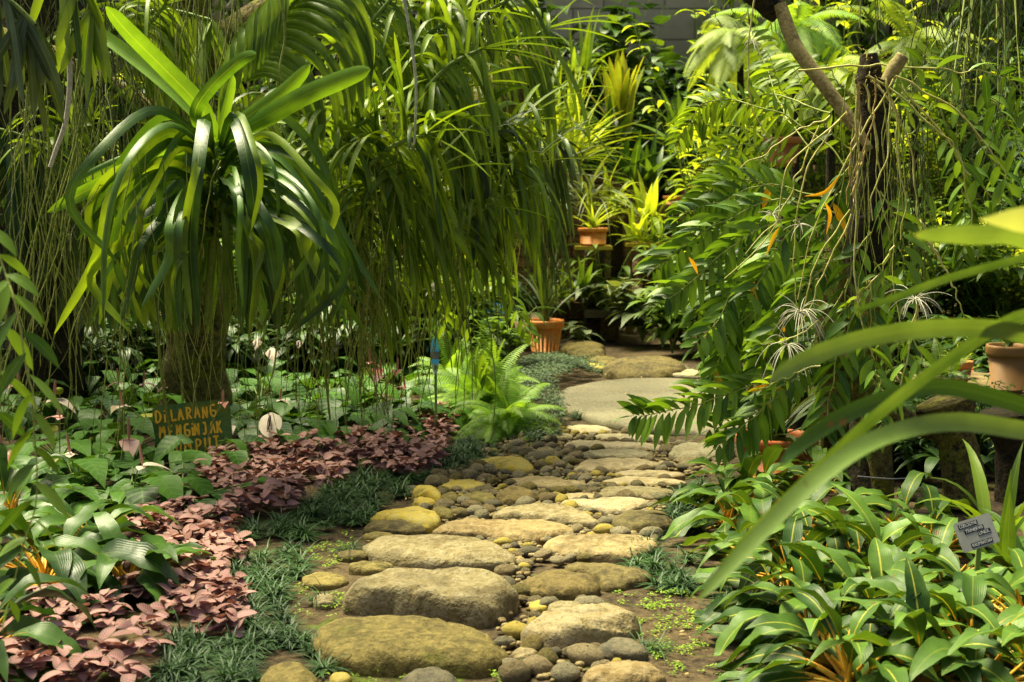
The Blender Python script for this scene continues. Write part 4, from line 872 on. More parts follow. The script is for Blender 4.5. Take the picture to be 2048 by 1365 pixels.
def paddle(px_, pytop, pybase, Y, wpx, label, stickY=None, bands=True, tilt=0.):
    top = at(px_, pytop, Y); bz = at(px_, pybase, Y); h = top[2] - bz[2]; hw = wpx * .5 * Y / F
    o = thing('plant_tag', (top[0], Y, 0), label, 'plant tag')
    def oval(a0, a1, mat, nm, off=0.):
        t = np.linspace(a0, a1, 14); wv = hw * np.sqrt(np.clip(1 - (2 * t - 1) ** 2, .0005, 1)) * (1.05 - .12 * t)
        cx = top[0] + tilt * t * h; z = top[2] - t * h; V = []
        for f_ in (-.004 - off, .004 + off):
            V += [np.stack([cx - wv, np.full(14, Y + f_), z], 1), np.stack([cx + wv, np.full(14, Y + f_), z], 1)]
        V = np.concatenate(V); V[:, 1] += (V[:, 2] - bz[2]) * .5; q = []
        for k in range(13):
            q += [[k, 14 + k, 15 + k, k + 1], [28 + k, 42 + k, 43 + k, 29 + k], [k, k + 1, 29 + k, 28 + k], [14 + k, 15 + k, 43 + k, 42 + k]]
        m_ = MB(); m_.add(V, q); m_.build(nm, M[mat], o, smooth=False)
    if bands:
        oval(0, .395, 'blue', 'upper_face'); oval(.4, .595, 'greyt', 'sticker'); oval(.6, .725, 'blue', 'lower_face'); oval(.73, 1, 'tagpale', 'pale_end')
    else:
        oval(0, .5, 'blue', 'upper_face'); oval(.505, .75, 'greyt', 'sticker'); oval(.755, 1, 'blue', 'lower_face')
    mb = MB(); tubes(mb, cat([[top[0] + tilt * h, Y + .012, bz[2] + h * .25], [top[0] + tilt * h * 1.3, Y + .015, -.03]], 4), np.full(4, .008 if bands else .01), 6); mb.build('stake', M['tagstk'], o)
paddle(867, 679, 748, 7.9, 18, 'blue oval plant tag with grey sticker on a pale green stake by the fern', tilt=.05)
paddle(993, 608, 648, 11.8, 40, 'round blue plant tag half hidden by leaves beside the orange ribbed pot', bands=False)
# metal name plate
PY = 4.75; c = at(1953, 1066, PY); ux = nrm(np.array([1., .1, .30])); un = nrm(np.cross(ux, np.array([-.25, .35, 1.]))); un = -un if un[1] > 0 else un; uz = np.cross(ux, un); uz = -uz if uz[2] < 0 else uz
o = thing('name_plate', (c[0], PY, 0), 'tilted metal name plate with black lettered strips at the right edge', 'sign')
pw, ph_ = 80 * PY / F, 62 * PY / F
out = [(-.46,.5),(.46,.5),(.5,.45),(.5,-.45),(.46,-.5),(-.46,-.5),(-.5,-.45),(-.5,.45)]; K = 8
fv = [c + ux * a * pw + uz * b * ph_ for a, b in out]; bv = [p - un * .002 for p in fv]
mb = MB(); mb.add(fv + bv + [c, c - un * .002], [[k, (k + 1) % K, K + (k + 1) % K, K + k] for k in range(K)] + [[2 * K, k, k + 1, (k + 2) % K] for k in range(0, K, 2)] + [[2 * K + 1, K + k, K + k + 1, K + (k + 2) % K] for k in range(0, K, 2)])
mb.build('plate', M['alu'], o, smooth=False)
from mathutils import Matrix
for txt, cx, cz, wd_ in (('COELOGYNE', -.14, .33, 42), ('TRINERVIS', -.03, .13, 42), ('LINDL.', .2, -.05, 27), ('KALIMANTAN', .04, -.36, 46)):
    p = c + ux * cx * pw + uz * cz * ph_; mb = MB()
    box(mb, p + un * .0009, (wd_ * PY / F, .0012, 9.6 * PY / F), ax=np.array([ux, -un, uz])); st = mb.build('strip', M['tape'], o, smooth=False)
    cu = bpy.data.curves.new('lettering', 'FONT'); cu.body = txt; cu.size = 9.8 * PY / F; cu.align_x = 'CENTER'; cu.align_y = 'CENTER'; cu.extrude = .0002
    tf = bpy.data.objects.new('lettering', cu); COL.objects.link(tf); bpy.context.view_layer.update(); tm = bpy.data.meshes.new_from_object(tf); bpy.data.objects.remove(tf)
    to = bpy.data.objects.new('lettering', tm); COL.objects.link(to); tm.materials.clear(); tm.materials.append(M['white'])
    to.parent = st; pl = np.array([c[0], PY, 0])
    mt = Matrix(((ux[0], uz[0], un[0], 0), (ux[1], uz[1], un[1], 0), (ux[2], uz[2], un[2], 0), (0, 0, 0, 1)))
    pos = p + un * .0021; mt.translation = Vector(pos); to.matrix_basis = mt
    bpy.context.view_layer.update(); wdt = to.dimensions.x or 1; k_ = min(1.15, wd_ * .9 * PY / F / wdt); to.scale = (k_, 1, 1)
mb = MB(); tubes(mb, cat([c - un * .006 + uz * -.03, c + [.02, .05, -.2], [c[0] + .03, PY + .06, -.02]], 6), np.full(6, .009), 6); mb.build('stake', M['tagstk'], o)

# ------------------------------------------------------------------ left tree trunk, dark root masses
def trunk(name, pts, Y, wpx, label, mat='bark', K=40, na=28, lump=.16, limbs=(), cat_='tree'):
    P = cat(px3(pts, Y), K); rr = np.interp(np.linspace(0, 1, K), np.linspace(0, 1, len(wpx)), wpx) * .5 * P[:, 1] / F
    o = thing(name, (P[0][0], P[0][1], max(0, P[0][2])), label, cat_)
    def tube(P, rr, nm):
        mb = MB(); T = nrm(np.gradient(P, axis=0)); a = nrm(np.cross(T, [0.1, 1, .05])); b = np.cross(T, a); V = []
        for k in range(len(P)):
            for s in range(na):
                th = 2 * math.pi * s / na; d = a[k] * math.cos(th) + b[k] * math.sin(th); q = P[k] + d * rr[k]
                f = 1 + lump * (mnoise.noise(Vector(q * 6)) + .6 * mnoise.noise(Vector((q[0] * 22, q[1] * 22, q[2] * 12))) + .4 * mnoise.noise(Vector(q * 60)))
                V.append(P[k] + d * rr[k] * f)
        i = np.arange(len(P) - 1)[:, None] * na; j = np.arange(na)[None]; j2 = (j + 1) % na
        Q = np.stack([i + j, i + j2, i + na + j2, i + na + j], -1).reshape(-1, 4); L_ = (len(P) - 1) * na
        Q = np.vstack([Q, [[L_, L_ + s + 1, L_ + s + 2, L_ + s + 3] for s in range(0, na - 3, 2)]])
        mb.add(V, Q); return mb.build(nm, M[mat], o)
    tube(P, rr, 'trunk')
    for lp, lY, lw in limbs:
        p = cat(px3(lp, lY), 24); tube(p, np.interp(np.linspace(0, 1, 24), np.linspace(0, 1, len(lw)), lw) * .5 * p[:, 1] / F, 'limb')
    return o
trunk('orchid_tree', [(392,905),(390,700),(380,400),(360,60),(330,-260)], 8.6, [160,120,112,115,110], 'mossy tree trunk behind the big strap leaved orchid', 'bark',
      limbs=[([(375,300),(230,210),(60,130),(-150,60)], [8.6,8.2,7.9,7.8], [80,90,100,80]), ([(365,150),(520,40),(700,-40),(860,-120)], [8.6,8.4,8.2,8.2], [90,70,55,50])])
trunk('dead_stump', [(95,930),(90,600),(70,300),(90,100),(60,-200)], 8.9, [130,150,190,210,150], 'black root covered dead trunk in the upper left shade', 'barkd')
trunk('mossy_post', [(1000,760),(985,500),(960,200),(980,-120)], 12.6, [70,70,80,70], 'dark post hidden behind the hanging orchids left of centre', 'barkd')
trunk('hanging_log', [(880,340),(930,250),(1010,175),(1090,100)], [9.4,9.4,9.6,9.8], [40,95,110,60], 'mossy log slung between the hanging orchids', 'bark', cat_='log')

# ------------------------------------------------------------------ hanging roots: one curtain per host orchid
def curtain(poly_px, Y, n, ln, r, label, mat='root', sway=.07, zmin=.05, drift=(0, 0)):
    (x0, y0, x1, y1) = poly_px; b = np.array([at(R.uniform(x0, x1), R.uniform(y0, y1), R.uniform(*Y)) for _ in range(n)])
    c = b.mean(0); o = thing('hanging_roots', c, label, 'aerial roots', 'curtains of hanging orchid roots')
    mb = MB(); roots(mb, b, np.array([R.uniform(*ln) for _ in range(n)]), np.array([R.uniform(*r) for _ in range(n)]), 16, sway, zmin, drift); mb.build('strands', M[mat], o); return o
curtain((-40,-60,240,60), (6.6,8.2), 80, (.8,2.2), (.002,.0048), 'dark tangle of roots filling the upper left corner', 'rootd', .13)
curtain((-40,200,260,420), (6.8,8.4), 120, (.5,1.3), (.0018,.0036), 'fine brown root curtain hanging over the left edge flowers', 'rootd', .09)
curtain((230,-60,480,60), (7.0,8.2), 75, (.7,1.7), (.002,.0045), 'yellow green root curtain behind the long upright strap leaves', 'root', .06)
curtain((20,100,230,300), (6.2,6.9), 45, (.7,1.6), (.003,.005), 'thick yellowish roots dangling left of the big strap leaved orchid', 'root', .06)
curtain((480,120,720,360), (7.2,8.6), 90, (.7,1.6), (.0018,.004), 'thin root curtain dropping to the pink spathes', 'root', .05)
curtain((700,200,880,420), (7.6,9), 70, (.7,1.5), (.0018,.0036), 'thin root curtain hanging left of the blue tag', 'root', .05)
curtain((620,-60,980,40), (7.4,8.8), 60, (.6,1.6), (.002,.004), 'loose roots dangling among the upper orchids in the middle', 'root', .06)
curtain((300,420,480,560), (7.3,7.9), 18, (.4,.95), (.002,.0045), 'pale roots dangling before the mossy trunk', 'root', .05)
def rootpx(pts, Y, wpx, label, mat='root', n=26, name='aerial_root'):
    P = cat(px3(pts, Y), n); mb = MB(); tubes(mb, P, np.linspace(1, .7, n) * wpx * .5 * P[:, 1] / F, 8)
    return tag(mb.build(name, M[mat], loc=P[0]), label, 'aerial root', 'single thick hanging roots')
rootpx([(131,-40),(134,60),(140,150),(132,240),(112,300),(100,335)], 5.2, 12, 'thick whitish grey root hanging alone in the upper left corner', 'rootw')
rootpx([(300,560),(318,700),(330,800),(345,880),(354,914)], 7.2, 7, 'pale yellow root crossing the green sign', 'root')
rootpx([(352,610),(352,680),(362,740),(366,802)], 7.1, 8, 'thick yellow green root ending just above the green sign')
rootpx([(805,-20),(822,80),(832,170),(830,262),(828,290)], 6.9, 7, 'long white tipped root hanging in the upper middle', 'rootw')
rootpx([(560,-20),(570,70),(560,140),(575,200)], 6.4, 5, 'brown green root before the ribbed orchid at the top', 'root')
rootpx([(600,480),(640,640),(652,760),(660,840)], 7.6, 6, 'pale root right of the pink spathes reaching the leaves', 'root')

# ------------------------------------------------------------------ hero orchid, leaf by leaf
Y0 = 6.4
o = thing('vanda_orchid', at(440,480,Y0), 'largest strap leaved orchid with upright bright leaves and drooping dark leaves', 'orchid', 'vanda orchids')
mb = MB(); tubes(mb, cat(px3([(415,650),(425,480),(432,360),(436,285),(440,262)], 6.46), 14), np.full(14, .018), 8); mb.build('stem', M['stem'], o)
mb = MB()
for pts, Y, wd_, m_ in [ # fresh upright leaves
    ([(432,285),(400,215),(330,140),(260,70),(212,14)], [6.4,6.3,6.1], 42, 1), ([(425,270),(350,190),(280,130),(205,75),(152,52)], [6.4,6.5,6.6], 34, 1), ([(405,275),(390,225),(425,170),(480,120),(512,108)], [6.4,6.2,6.0], 30, 0),
    ([(440,275),(500,230),(570,180),(620,130)], [6.4,6.3,6.2], 34, 1), ([(442,278),(520,240),(600,195),(680,160),(740,138)], [6.4,6.2,6.05], 44, 1), ([(436,280),(448,230),(458,190),(466,150)], [6.4,6.35,6.3], 22, 2),
    ([(430,285),(330,330),(200,370),(95,425)], [6.4,6.3,6.2], 34, 1), ([(430,290),(330,300),(220,340),(140,368)], [6.4,6.6,6.8], 26, 1)]:
    pxblade(mb, pts, Y, wd_, 'strap', 18, .45, roll=R.uniform(-.5, .5), rn=[.2, .6, .9][m_])
mb.build('fresh_leaves', M['vandaf'], o)
mb = MB(); mb2 = MB(); rr = random.Random(3)
for k in range(150):     # arching, drooping older leaves
    s = -1 if rr.random() < .52 else 1; lvl = rr.random() ** .8; y0 = 285 + 190 * lvl; reach = s * rr.uniform(15, 290) * (1 - .25 * lvl); rise = rr.uniform(-25, 95) * (1 - .4 * lvl); end = y0 + rr.uniform(130, 400) * (1 - .2 * lvl)
    end = min(end, 668); Yd = Y0 + rr.uniform(-.6, .45); x0 = 432 + s * rr.uniform(2, 14); kx = rr.uniform(-30, 30)
    pxblade(mb if rr.random() < .6 else mb2, [(x0, y0), (x0 + reach * .4, y0 - rise), (x0 + reach * .8 + kx * .3, y0 - rise * .3 + 35), (x0 + reach + kx, (y0 + end) / 2), (x0 + reach * rr.uniform(.6, 1.35), end)], [Y0, (Y0 + Yd) / 2, Yd, Yd, Yd], rr.choice([13, 16, 19, 22, 26, 30]), 'strap', 18, rr.uniform(.2, .5), roll=rr.uniform(-.9, .9), rn=rr.random())
mb2.build('young_leaves', M['vanda'], o)
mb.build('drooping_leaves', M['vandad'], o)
mb = MB(); roots(mb, at(430,420,6.5) + G.normal(0, .02, (14, 3)), G.uniform(.5, 1., 14), .0035, 14, .07); mb.build('aerial_roots', M['root'], o)
# ribbed orchid at the top: recurved leaves in two ranks
Yr = 6.9; o = thing('vanda_orchid', at(500,150,Yr), 'bright ribbed orchid at the top with recurved leaves along a slanting stem', 'orchid', 'vanda orchids')
stm = cat([(487,160),(500,110),(530,65),(570,25),(610,-25)], 19); P = px3(list(stm), Yr); mb = MB(); tubes(mb, P, np.full(19, .012), 7); mb.build('stem', M['stem'], o)
mb = MB()
for k in range(19):
    x, y = stm[k]; L_ = (150 - abs(k - 9) * 3) * rr.uniform(.85, 1.12)
    pxblade(mb, [(x, y), (x + L_ * .4, y - 14 + k * .3), (x + L_ * .85, y + 20), (x + L_ * 1.12, y + 95), (x + L_ * 1.15, y + 170)], [Yr, Yr - .08, Yr - .14, Yr - .12, Yr - .1], 20, 'strap', 14, .5, roll=.3, rn=rr.random())
    if k % 2 == 0 or k > 9: pxblade(mb, [(x, y), (x - 22, y - 22), (x - 36, y - 6), (x - 40, y + 40), (x - 48, y + 110)], [Yr, Yr - .12, Yr - .2, Yr - .2], 22, 'strap', 12, .5, roll=-.3, rn=rr.random())
mb.build('foliage', M['vandab'], o)
curtain((240,300,640,460), (5.85,6.1), 16, (.5,1.0), (.0018,.0032), 'few yellow green roots trailing in front of the largest strap leaved orchid', 'root', .06)
# the other hanging orchids, each with its stem in the photo
VA = [
 ([(640,330),(690,270),(740,235)], 7.0, 'orchid with yellowing leaves right of the largest strap leaved orchid', .5, .034, 20, 'vandab', 8),
 ([(705,470),(735,390),(770,330)], 7.2, 'orchid of deep green leaves hanging above the blue tag', .55, .034, 22, 'vanda', 10),
 ([(760,450),(800,405),(850,358)], 7.1, 'orchid with a bright arching leaf fan in the lower middle of the hanging mass', .55, .032, 22, 'vandab', 8),
 ([(820,240),(870,215),(915,180)], 7.5, 'orchid with long arching leaves directly below the long white tipped root', .55, .032, 22, 'vanda', 8),
 ([(930,320),(985,290),(1030,255)], 7.9, 'orchid with comb of leaves near the right end of the hanging mass', .6, .032, 22, 'vanda', 6),
 ([(880,340),(920,322),(965,318)], 7.7, 'orchid with short stem and close dark leaves below the mossy log', .5, .03, 18, 'vandag', 6),
 ([(780,120),(850,70),(920,30)], 7.7, 'orchid with broad leaves at the top left of the mossy log', .55, .034, 22, 'vanda', 6),
 ([(900,60),(980,20),(1050,-20)], 8.2, 'orchid with upright leaves at the top near the distant monstera', .5, .034, 20, 'vandab', 4),
 ([(690,120),(730,60),(780,0)], 7.4, 'orchid at the top between the ribbed orchid and the mossy log', .5, .034, 20, 'vandab', 8),
 ([(600,420),(640,370),(690,330)], 7.4, 'orchid tucked in shade right of the drooping dark leaves', .6, .034, 22, 'vanda', 8),
 ([(840,470),(880,420),(920,390)], 7.9, 'orchid hanging over the white orchid flowers', .55, .03, 20, 'vanda', 8),
 ([(1010,430),(1050,385),(1090,350)], 10.6, 'silvery orchid with drooping leaves above the orange ribbed pot', .75, .03, 26, 'vandag', 4),
 ([(1030,330),(1080,300),(1120,290)], 10.2, 'orchid with arching silvery leaves beside the bright grassy plant', .6, .03, 20, 'vandag', 4),
 ([(540,300),(580,250),(630,220)], 7.5, 'orchid behind the long bright right pointing leaves', .5, .034, 20, 'vandag', 8),
 ([(760,560),(790,500),(830,470)], 8.0, 'lowest orchid of the hanging mass just above the blue tag', .45, .03, 18, 'vandab', 10),
 ([(560,470),(600,420),(650,400)], 7.2, 'orchid with narrow bright leaves directly right of the drooping dark leaves', .5, .03, 18, 'vandab', 8),
 ([(740,330),(790,290),(850,270)], 7.0, 'front orchid with fresh narrow leaves at the centre of the hanging mass', .5, .03, 18, 'vanda', 8),
 ([(960,400),(1010,370),(1060,330)], 8.0, 'orchid with narrow leaves at the right tip of the hanging mass', .6, .03, 18, 'vanda', 6),
 ([(900,480),(930,440),(975,415)], 7.6, 'orchid with bright narrow leaves low at the right of the hanging mass', .5, .028, 18, 'vandab', 8),
 ([(990,130),(1040,90),(1090,60)], 8.4, 'orchid with narrow fresh leaves right above the mossy log', .6, .03, 18, 'vanda', 4),
 ([(850,180),(900,130),(960,100)], 7.3, 'orchid draped over the mossy log', .55, .03, 18, 'vandab', 6),
 ([(720,600),(745,560),(780,540)], 7.4, 'low orchid with thin leaves dangling left of the blue tag', .4, .026, 16, 'vandab', 10),
 ([(250,120),(290,60),(330,10)], 7.4, 'orchid with narrow leaves behind the long upright leaves at the top left', .5, .03, 18, 'vandab', 8),
 ([(90,330),(130,280),(180,250)], 7.3, 'orchid with narrow leaves among the left root curtain', .5, .028, 16, 'vandab', 10),
 ([(660,560),(690,520),(720,480)], 7.7, 'orchid hanging low above the pair of curled pink spathes', .5, .032, 18, 'vanda', 10),
]
for pts, Y, lb, L_, W_, nl, m_, nr_ in VA:
    vanda(pts, Y, lb, L_ * 1.08, W_ * R.uniform(.72, .98), int(nl * 2.3), m_, nr_, 1.0, droop=R.uniform(2.2, 3.6), crown=4)
def hangleaves(name, pts, Y, n, wpx, ln, label, mat):
    """leaves pointing down from a drooping stem that enters at the top"""
    P = cat(px3(pts, Y), 12); o = thing(name, P[0], label, 'orchid', 'vanda orchids'); mb = MB(); tubes(mb, P, np.full(12, .009), 6); mb.build('stem', M['stem'], o)
    mb = MB(); i_ = G.integers(0, 12, n); d = nrm(np.stack([G.normal(0, .45, n), G.normal(0, .35, n), -np.ones(n)], 1))
    blades(mb, P[i_], d, G.uniform(*ln, n), wpx, .6, 8, 'strap', .3, side=nrm(np.cross(d, [0.2, 1, .3]) + G.normal(0, .3, (n, 3)))); mb.build('foliage', M[mat], o)
hangleaves('vanda_orchid', [(-60,-60),(30,10),(70,50)], 5.0, 26, .034, (.22,.42), 'shaded orchid with leaves pointing down at the extreme top left corner', 'vandag')
hangleaves('vanda_orchid', [(110,-80),(170,-30),(185,30)], 5.2, 18, .034, (.2,.36), 'shaded orchid with leaves pointing down beside the thick whitish root', 'vanda')
hangleaves('vanda_orchid', [(-40,250),(40,270),(110,300)], 7.6, 34, .05, (.4,.75), 'dark orchid hanging among the roots at the left edge', 'sh_dark')
hangleaves('vanda_orchid', [(120,130),(190,150),(250,190)], 8.0, 34, .05, (.35,.7), 'dark orchid hanging on the dead trunk behind the thick whitish root', 'sh_dark')
hangleaves('vanda_orchid', [(240,40),(330,20),(420,40)], 7.9, 30, .05, (.3,.6), 'dark orchid hanging from the upper limb behind the upright leaves', 'vanda')
hangleaves('vanda_orchid', [(130,470),(190,480),(260,500)], 8.0, 26, .05, (.3,.55), 'dark orchid low on the dead trunk left of the drooping leaves', 'vandag')

# ------------------------------------------------------------------ dendrobium canes
def dendro(name, anchor_label, canes, L, W, mat='dend', cmat='cane', dens=26, droop=1.4, group='dendrobium orchids', rootp=None, t0=.3, cr=.0042, fold=.2):
    o = None; mc = MB(); ml = MB(); any_leaf = False
    for pts, Y, bare in canes:
        P = cat(px3(pts, Y), 26)
        if o is None: o = thing(name, P[0], anchor_label, 'orchid', group)
        P2 = cat(P[::2] + G.normal(0, .004, P[::2].shape), 60); tubes(mc, P2, np.linspace(1.1, .55, 60) * cr * (.9 + .28 * (np.arange(60) % 5 == 0)) * .85, 6)
        if bare >= 1: continue
        ln = np.sum(np.linalg.norm(np.diff(P, axis=0), axis=1)) * (1 - bare); any_leaf = True
        cane_leaves(ml, P, bare, max(4, int(ln * dens)), L, W, droop, 'lance', spread=R.uniform(.6, .9), fold=fold, face=.45)
        blades(ml, P[-1:], P[-1:] - P[-2:-1], L * .7, W * .6, .3, 4, 'lance', .3)
    mc.build('canes', M[cmat], o)
    if any_leaf: ml.build('foliage', M[mat], o)
    if rootp:
        for px_, py_, Y, n, ln in rootp:
            mr = MB()
            b = at(px_, py_, Y); az = G.uniform(0, 6.28, n); el = G.uniform(-.3, 1.1, n); d = np.stack([np.cos(az) * np.cos(el), np.sin(az) * np.cos(el), np.sin(el)], 1)
            P, T = march(np.repeat(b[None], n, 0), d, ln * G.uniform(.6, 1.2, n), G.uniform(.8, 2.4, n), 8); tubes(mr, P, np.linspace(.0016, .0009, 9)[None] * np.ones((n, 1)), 5)
            mr.build('root_tuft', M['rootw'], o)
    return o
# hanging sprays in the middle distance, left
dendro('dendrobium', 'hanging dendrobium spray curving down to the orange ribbed pot', [([(900,440),(950,480),(1000,540),(1030,610),(1065,680)], 8.6, .05), ([(890,450),(930,520),(940,560)], 8.7, .1)], .12, .034, 'dendb', 'cane', 40)
dendro('dendrobium', 'hanging dendrobium sprays falling behind the bright fern', [([(880,560),(920,620),(960,690),(1000,770)], 8.2, .05), ([(880,570),(900,640),(950,720),(985,760)], 8.4, .05), ([(860,560),(880,620),(890,660)], 8.3, .1)], .11, .032, 'dendb', 'cane', 42)
# right group, arching left and down
RC = [
 ('dendrobium with leafy canes arching to the upper left past the pale fern', [([(1690,330),(1600,250),(1480,200),(1400,215),(1350,290)], [6.2,6.5,6.9], .25), ([(1660,230),(1590,200),(1530,190),(1440,215),(1365,260)], [6.3,6.6,6.8], .45), ([(1620,300),(1560,210),(1530,130),(1500,60)], [6.5,6.9,7.2], .3), ([(1610,250),(1560,170),(1545,130)], 6.6, .4)], 'dendb'),
 ('dendrobium spray reaching farthest left at mid height beside the path', [([(1680,430),(1560,400),(1450,440),(1360,500),(1300,545)], [6.2,6.3,6.4], .2), ([(1680,450),(1570,440),(1470,490),(1390,560),(1330,600)], [6.2,6.1,6.1], .15), ([(1660,400),(1540,370),(1440,400),(1370,430)], [6.4,6.6,6.8], .2)], 'dend'),
 ('dendrobium with dense comb leaved canes hanging over the round slab', [([(1670,520),(1570,520),(1470,580),(1440,635),(1390,690)], [6.2,6.1,6.0], .15), ([(1650,560),(1560,590),(1470,650),(1450,695),(1428,742)], 6.1, .15), ([(1640,600),(1540,650),(1490,715),(1445,765)], [6.2,6.3,6.3], .1)], 'dend'),
 ('lowest dendrobium canes sweeping left across the round slab toward the stones', [([(1660,690),(1560,745),(1450,790),(1340,825),(1268,832)], [6.2,6.0,5.9], .2), ([(1640,640),(1570,690),(1480,730),(1440,768),(1370,796)], [6.3,6.3,6.2], .25), ([(1600,720),(1540,800),(1490,850),(1440,890)], 5.9, .1), ([(1640,720),(1570,780),(1500,830),(1420,860)], 6.0, .2)], 'dend'),
 ('dendrobium canes behind the path side spray with grey green leaves', [([(1640,480),(1500,450),(1400,500),(1340,570)], 6.9, .1), ([(1640,530),(1520,520),(1440,570),(1385,645)], 7.0, .1), ([(1640,560),(1500,600),(1460,655),(1415,730)], 7.0, .1), ([(1650,420),(1500,360),(1420,380),(1350,450)], 7.1, .1)], 'dend'),
 ('dendrobium canes nearest the dark trunk with broad drooping leaves', [([(1700,440),(1650,520),(1600,600),(1560,690)], 6.0, .2), ([(1690,500),(1620,560),(1560,640),(1520,720)], 5.9, .2), ([(1700,560),(1650,640),(1620,700),(1590,760)], 5.9, .2), ([(1690,380),(1600,440),(1540,520),(1500,600)], 6.0, .15)], 'dend'),
 ('dendrobium of fine bright leaves around the half hidden brown orange pot', [([(1600,400),(1540,330),(1500,290),(1440,300)], 7.6, .1), ([(1600,420),(1540,370),(1480,340),(1410,360)], 7.5, .1), ([(1560,300),(1540,380),(1480,410),(1420,440)], 7.6, .1), ([(1590,330),(1520,270),(1460,250)], 7.7, .1), ([(1480,420),(1460,360),(1440,320),(1450,280)], 7.8, .2)], 'dendb'),
]
for k, (lb, cn, m_) in enumerate(RC):
    dendro('dendrobium', lb, cn, .145 if m_ == 'dend' else .12, .037 if m_ == 'dend' else .024, m_, 'caneg', 58, .85, rootp=None)
dendro('dendrobium', 'bare pale canes with white root tufts left of the dark trunk', [
  ([(1690,225),(1640,290),(1605,370),(1590,470),(1590,560),(1600,630)], 5.7, 1), ([(1680,240),(1620,290),(1575,340),(1560,420),(1530,480),(1430,580)], 5.7, 1), ([(1660,235),(1600,260),(1540,300),(1470,340)], 5.9, 1),
  ([(1790,160),(1730,260),(1680,350),(1640,430),(1610,520),(1590,620)], 5.6, 1), ([(1700,420),(1640,510),(1615,590),(1600,650)], 5.6, 1), ([(1705,430),(1660,520),(1625,600),(1590,700)], 5.65, 1), ([(1510,-30),(1498,90),(1496,180),(1520,250),(1550,280)], 6.2, 1), ([(1640,250),(1600,340),(1560,430),(1480,520)], 5.8, 1)],
  .1, .03, rootp=[(1600,625,5.6,34,.14),(1575,690,5.55,16,.16),(1545,430,5.7,14,.07),(1600,450,5.7,12,.07),(1505,85,6.2,14,.06)], cr=.0042)
dendro('dendrobium', 'yellow bare canes hanging down the front of the dark trunk', [
  ([(1735,150),(1800,190),(1850,240),(1890,270),(1915,310),(1935,400),(1945,470)], 5.6, .62), ([(1770,150),(1780,220),(1775,300),(1750,380),(1745,450)], 5.5, 1), ([(1765,170),(1800,240),(1820,300),(1830,380),(1845,470)], 5.6, 1), ([(1730,170),(1745,240),(1758,330),(1760,400),(1790,480)], 5.6, 1),
  ([(1740,160),(1790,220),(1795,310),(1810,400),(1800,500)], 5.7, 1), ([(1790,150),(1880,200),(1950,260),(2000,330),(2015,370)], 5.6, .75), ([(1800,170),(1880,260),(1920,320),(1960,370),(2010,420)], 5.7, .5), ([(1715,170),(1712,240),(1718,330),(1710,450),(1708,560),(1730,660),(1752,740)], 5.5, .86),
  ([(1600,140),(1740,130),(1800,135),(1900,140),(2000,150)], 5.8, .6), ([(1840,440),(1870,500),(1910,580)], 5.7, 1)], .125, .034, 'dend', 'cane', 22, 1.2, cr=.0048)
dendro('dendrobium', 'rusty brown dead canes against the dark trunk', [([(1718,165),(1722,240),(1715,320),(1700,400)], 5.5, 1), ([(1752,160),(1745,240),(1725,310),(1705,370)], 5.5, 1), ([(1690,220),(1705,270),(1698,350),(1690,420)], 5.5, 1), ([(1730,300),(1712,360),(1704,420)], 5.55, 1)], .1, .03, cmat='caneb', cr=.004)
dendro('dendrobium', 'dendrobium with white root tuft hanging before the blurred strap leaves at the right', [([(1850,470),(1900,560),(1930,640)], 5.4, .9), ([(1838,610),(1820,660),(1815,720),(1790,800),(1760,850),(1720,900)], 5.3, .3), ([(1752,740),(1765,790),(1740,850),(1700,900)], 5.3, .0), ([(1835,620),(1830,680),(1850,740)], 5.4, .4)], .11, .03, 'dend', 'cane', 34, rootp=[(1830,600,5.4,34,.12)], cr=.0042)
dendro('dendrobium', 'dendrobium with grey leaves hanging at the right edge below the dark canopy', [([(1900,180),(1960,280),(2000,380),(2010,470)], 6.4, .1), ([(1880,200),(1910,330),(1930,430),(1925,520)], 6.6, .1), ([(1960,160),(2020,260),(2060,360)], 6.3, .1), ([(2000,140),(2050,200),(2090,300)], 6.6, .1), ([(1840,300),(1850,420),(1840,520),(1820,600)], 6.9, .1)], .13, .036, 'dend', 'caneg', 34)
dendro('dendrobium', 'small bright shoots growing on the dark trunk at mid height', [([(1790,490),(1760,540),(1720,590),(1690,620)], 5.6, .25), ([(1640,640),(1580,680),(1510,690)], 5.6, .5), ([(1640,730),(1560,760),(1500,790)], 5.6, .3)], .07, .018, 'dendb', 'cane', 50)
for (pts, lb) in [([(1650,405),(1660,430),(1652,470)], 'bright orange dead leaf hanging left of the dark trunk below the yellowing leaf'), ([(1680,350),(1650,385),(1608,393)], 'yellowing half green leaf left of the dark trunk'), ([(1378,515),(1388,530),(1396,550)], 'orange dead leaf on the spray over the path'), ([(1558,455),(1545,480),(1532,512)], 'orange leaf beside the upper white root tuft')]:
    mb = MB(); pxblade(mb, pts, 5.5, 8, 'lance', 8, .2); tag(mb.build('dead_leaf', M['deadleaf'], loc=at(*pts[0], 5.5)), lb, 'dead leaf', 'orange dead leaves on the right')

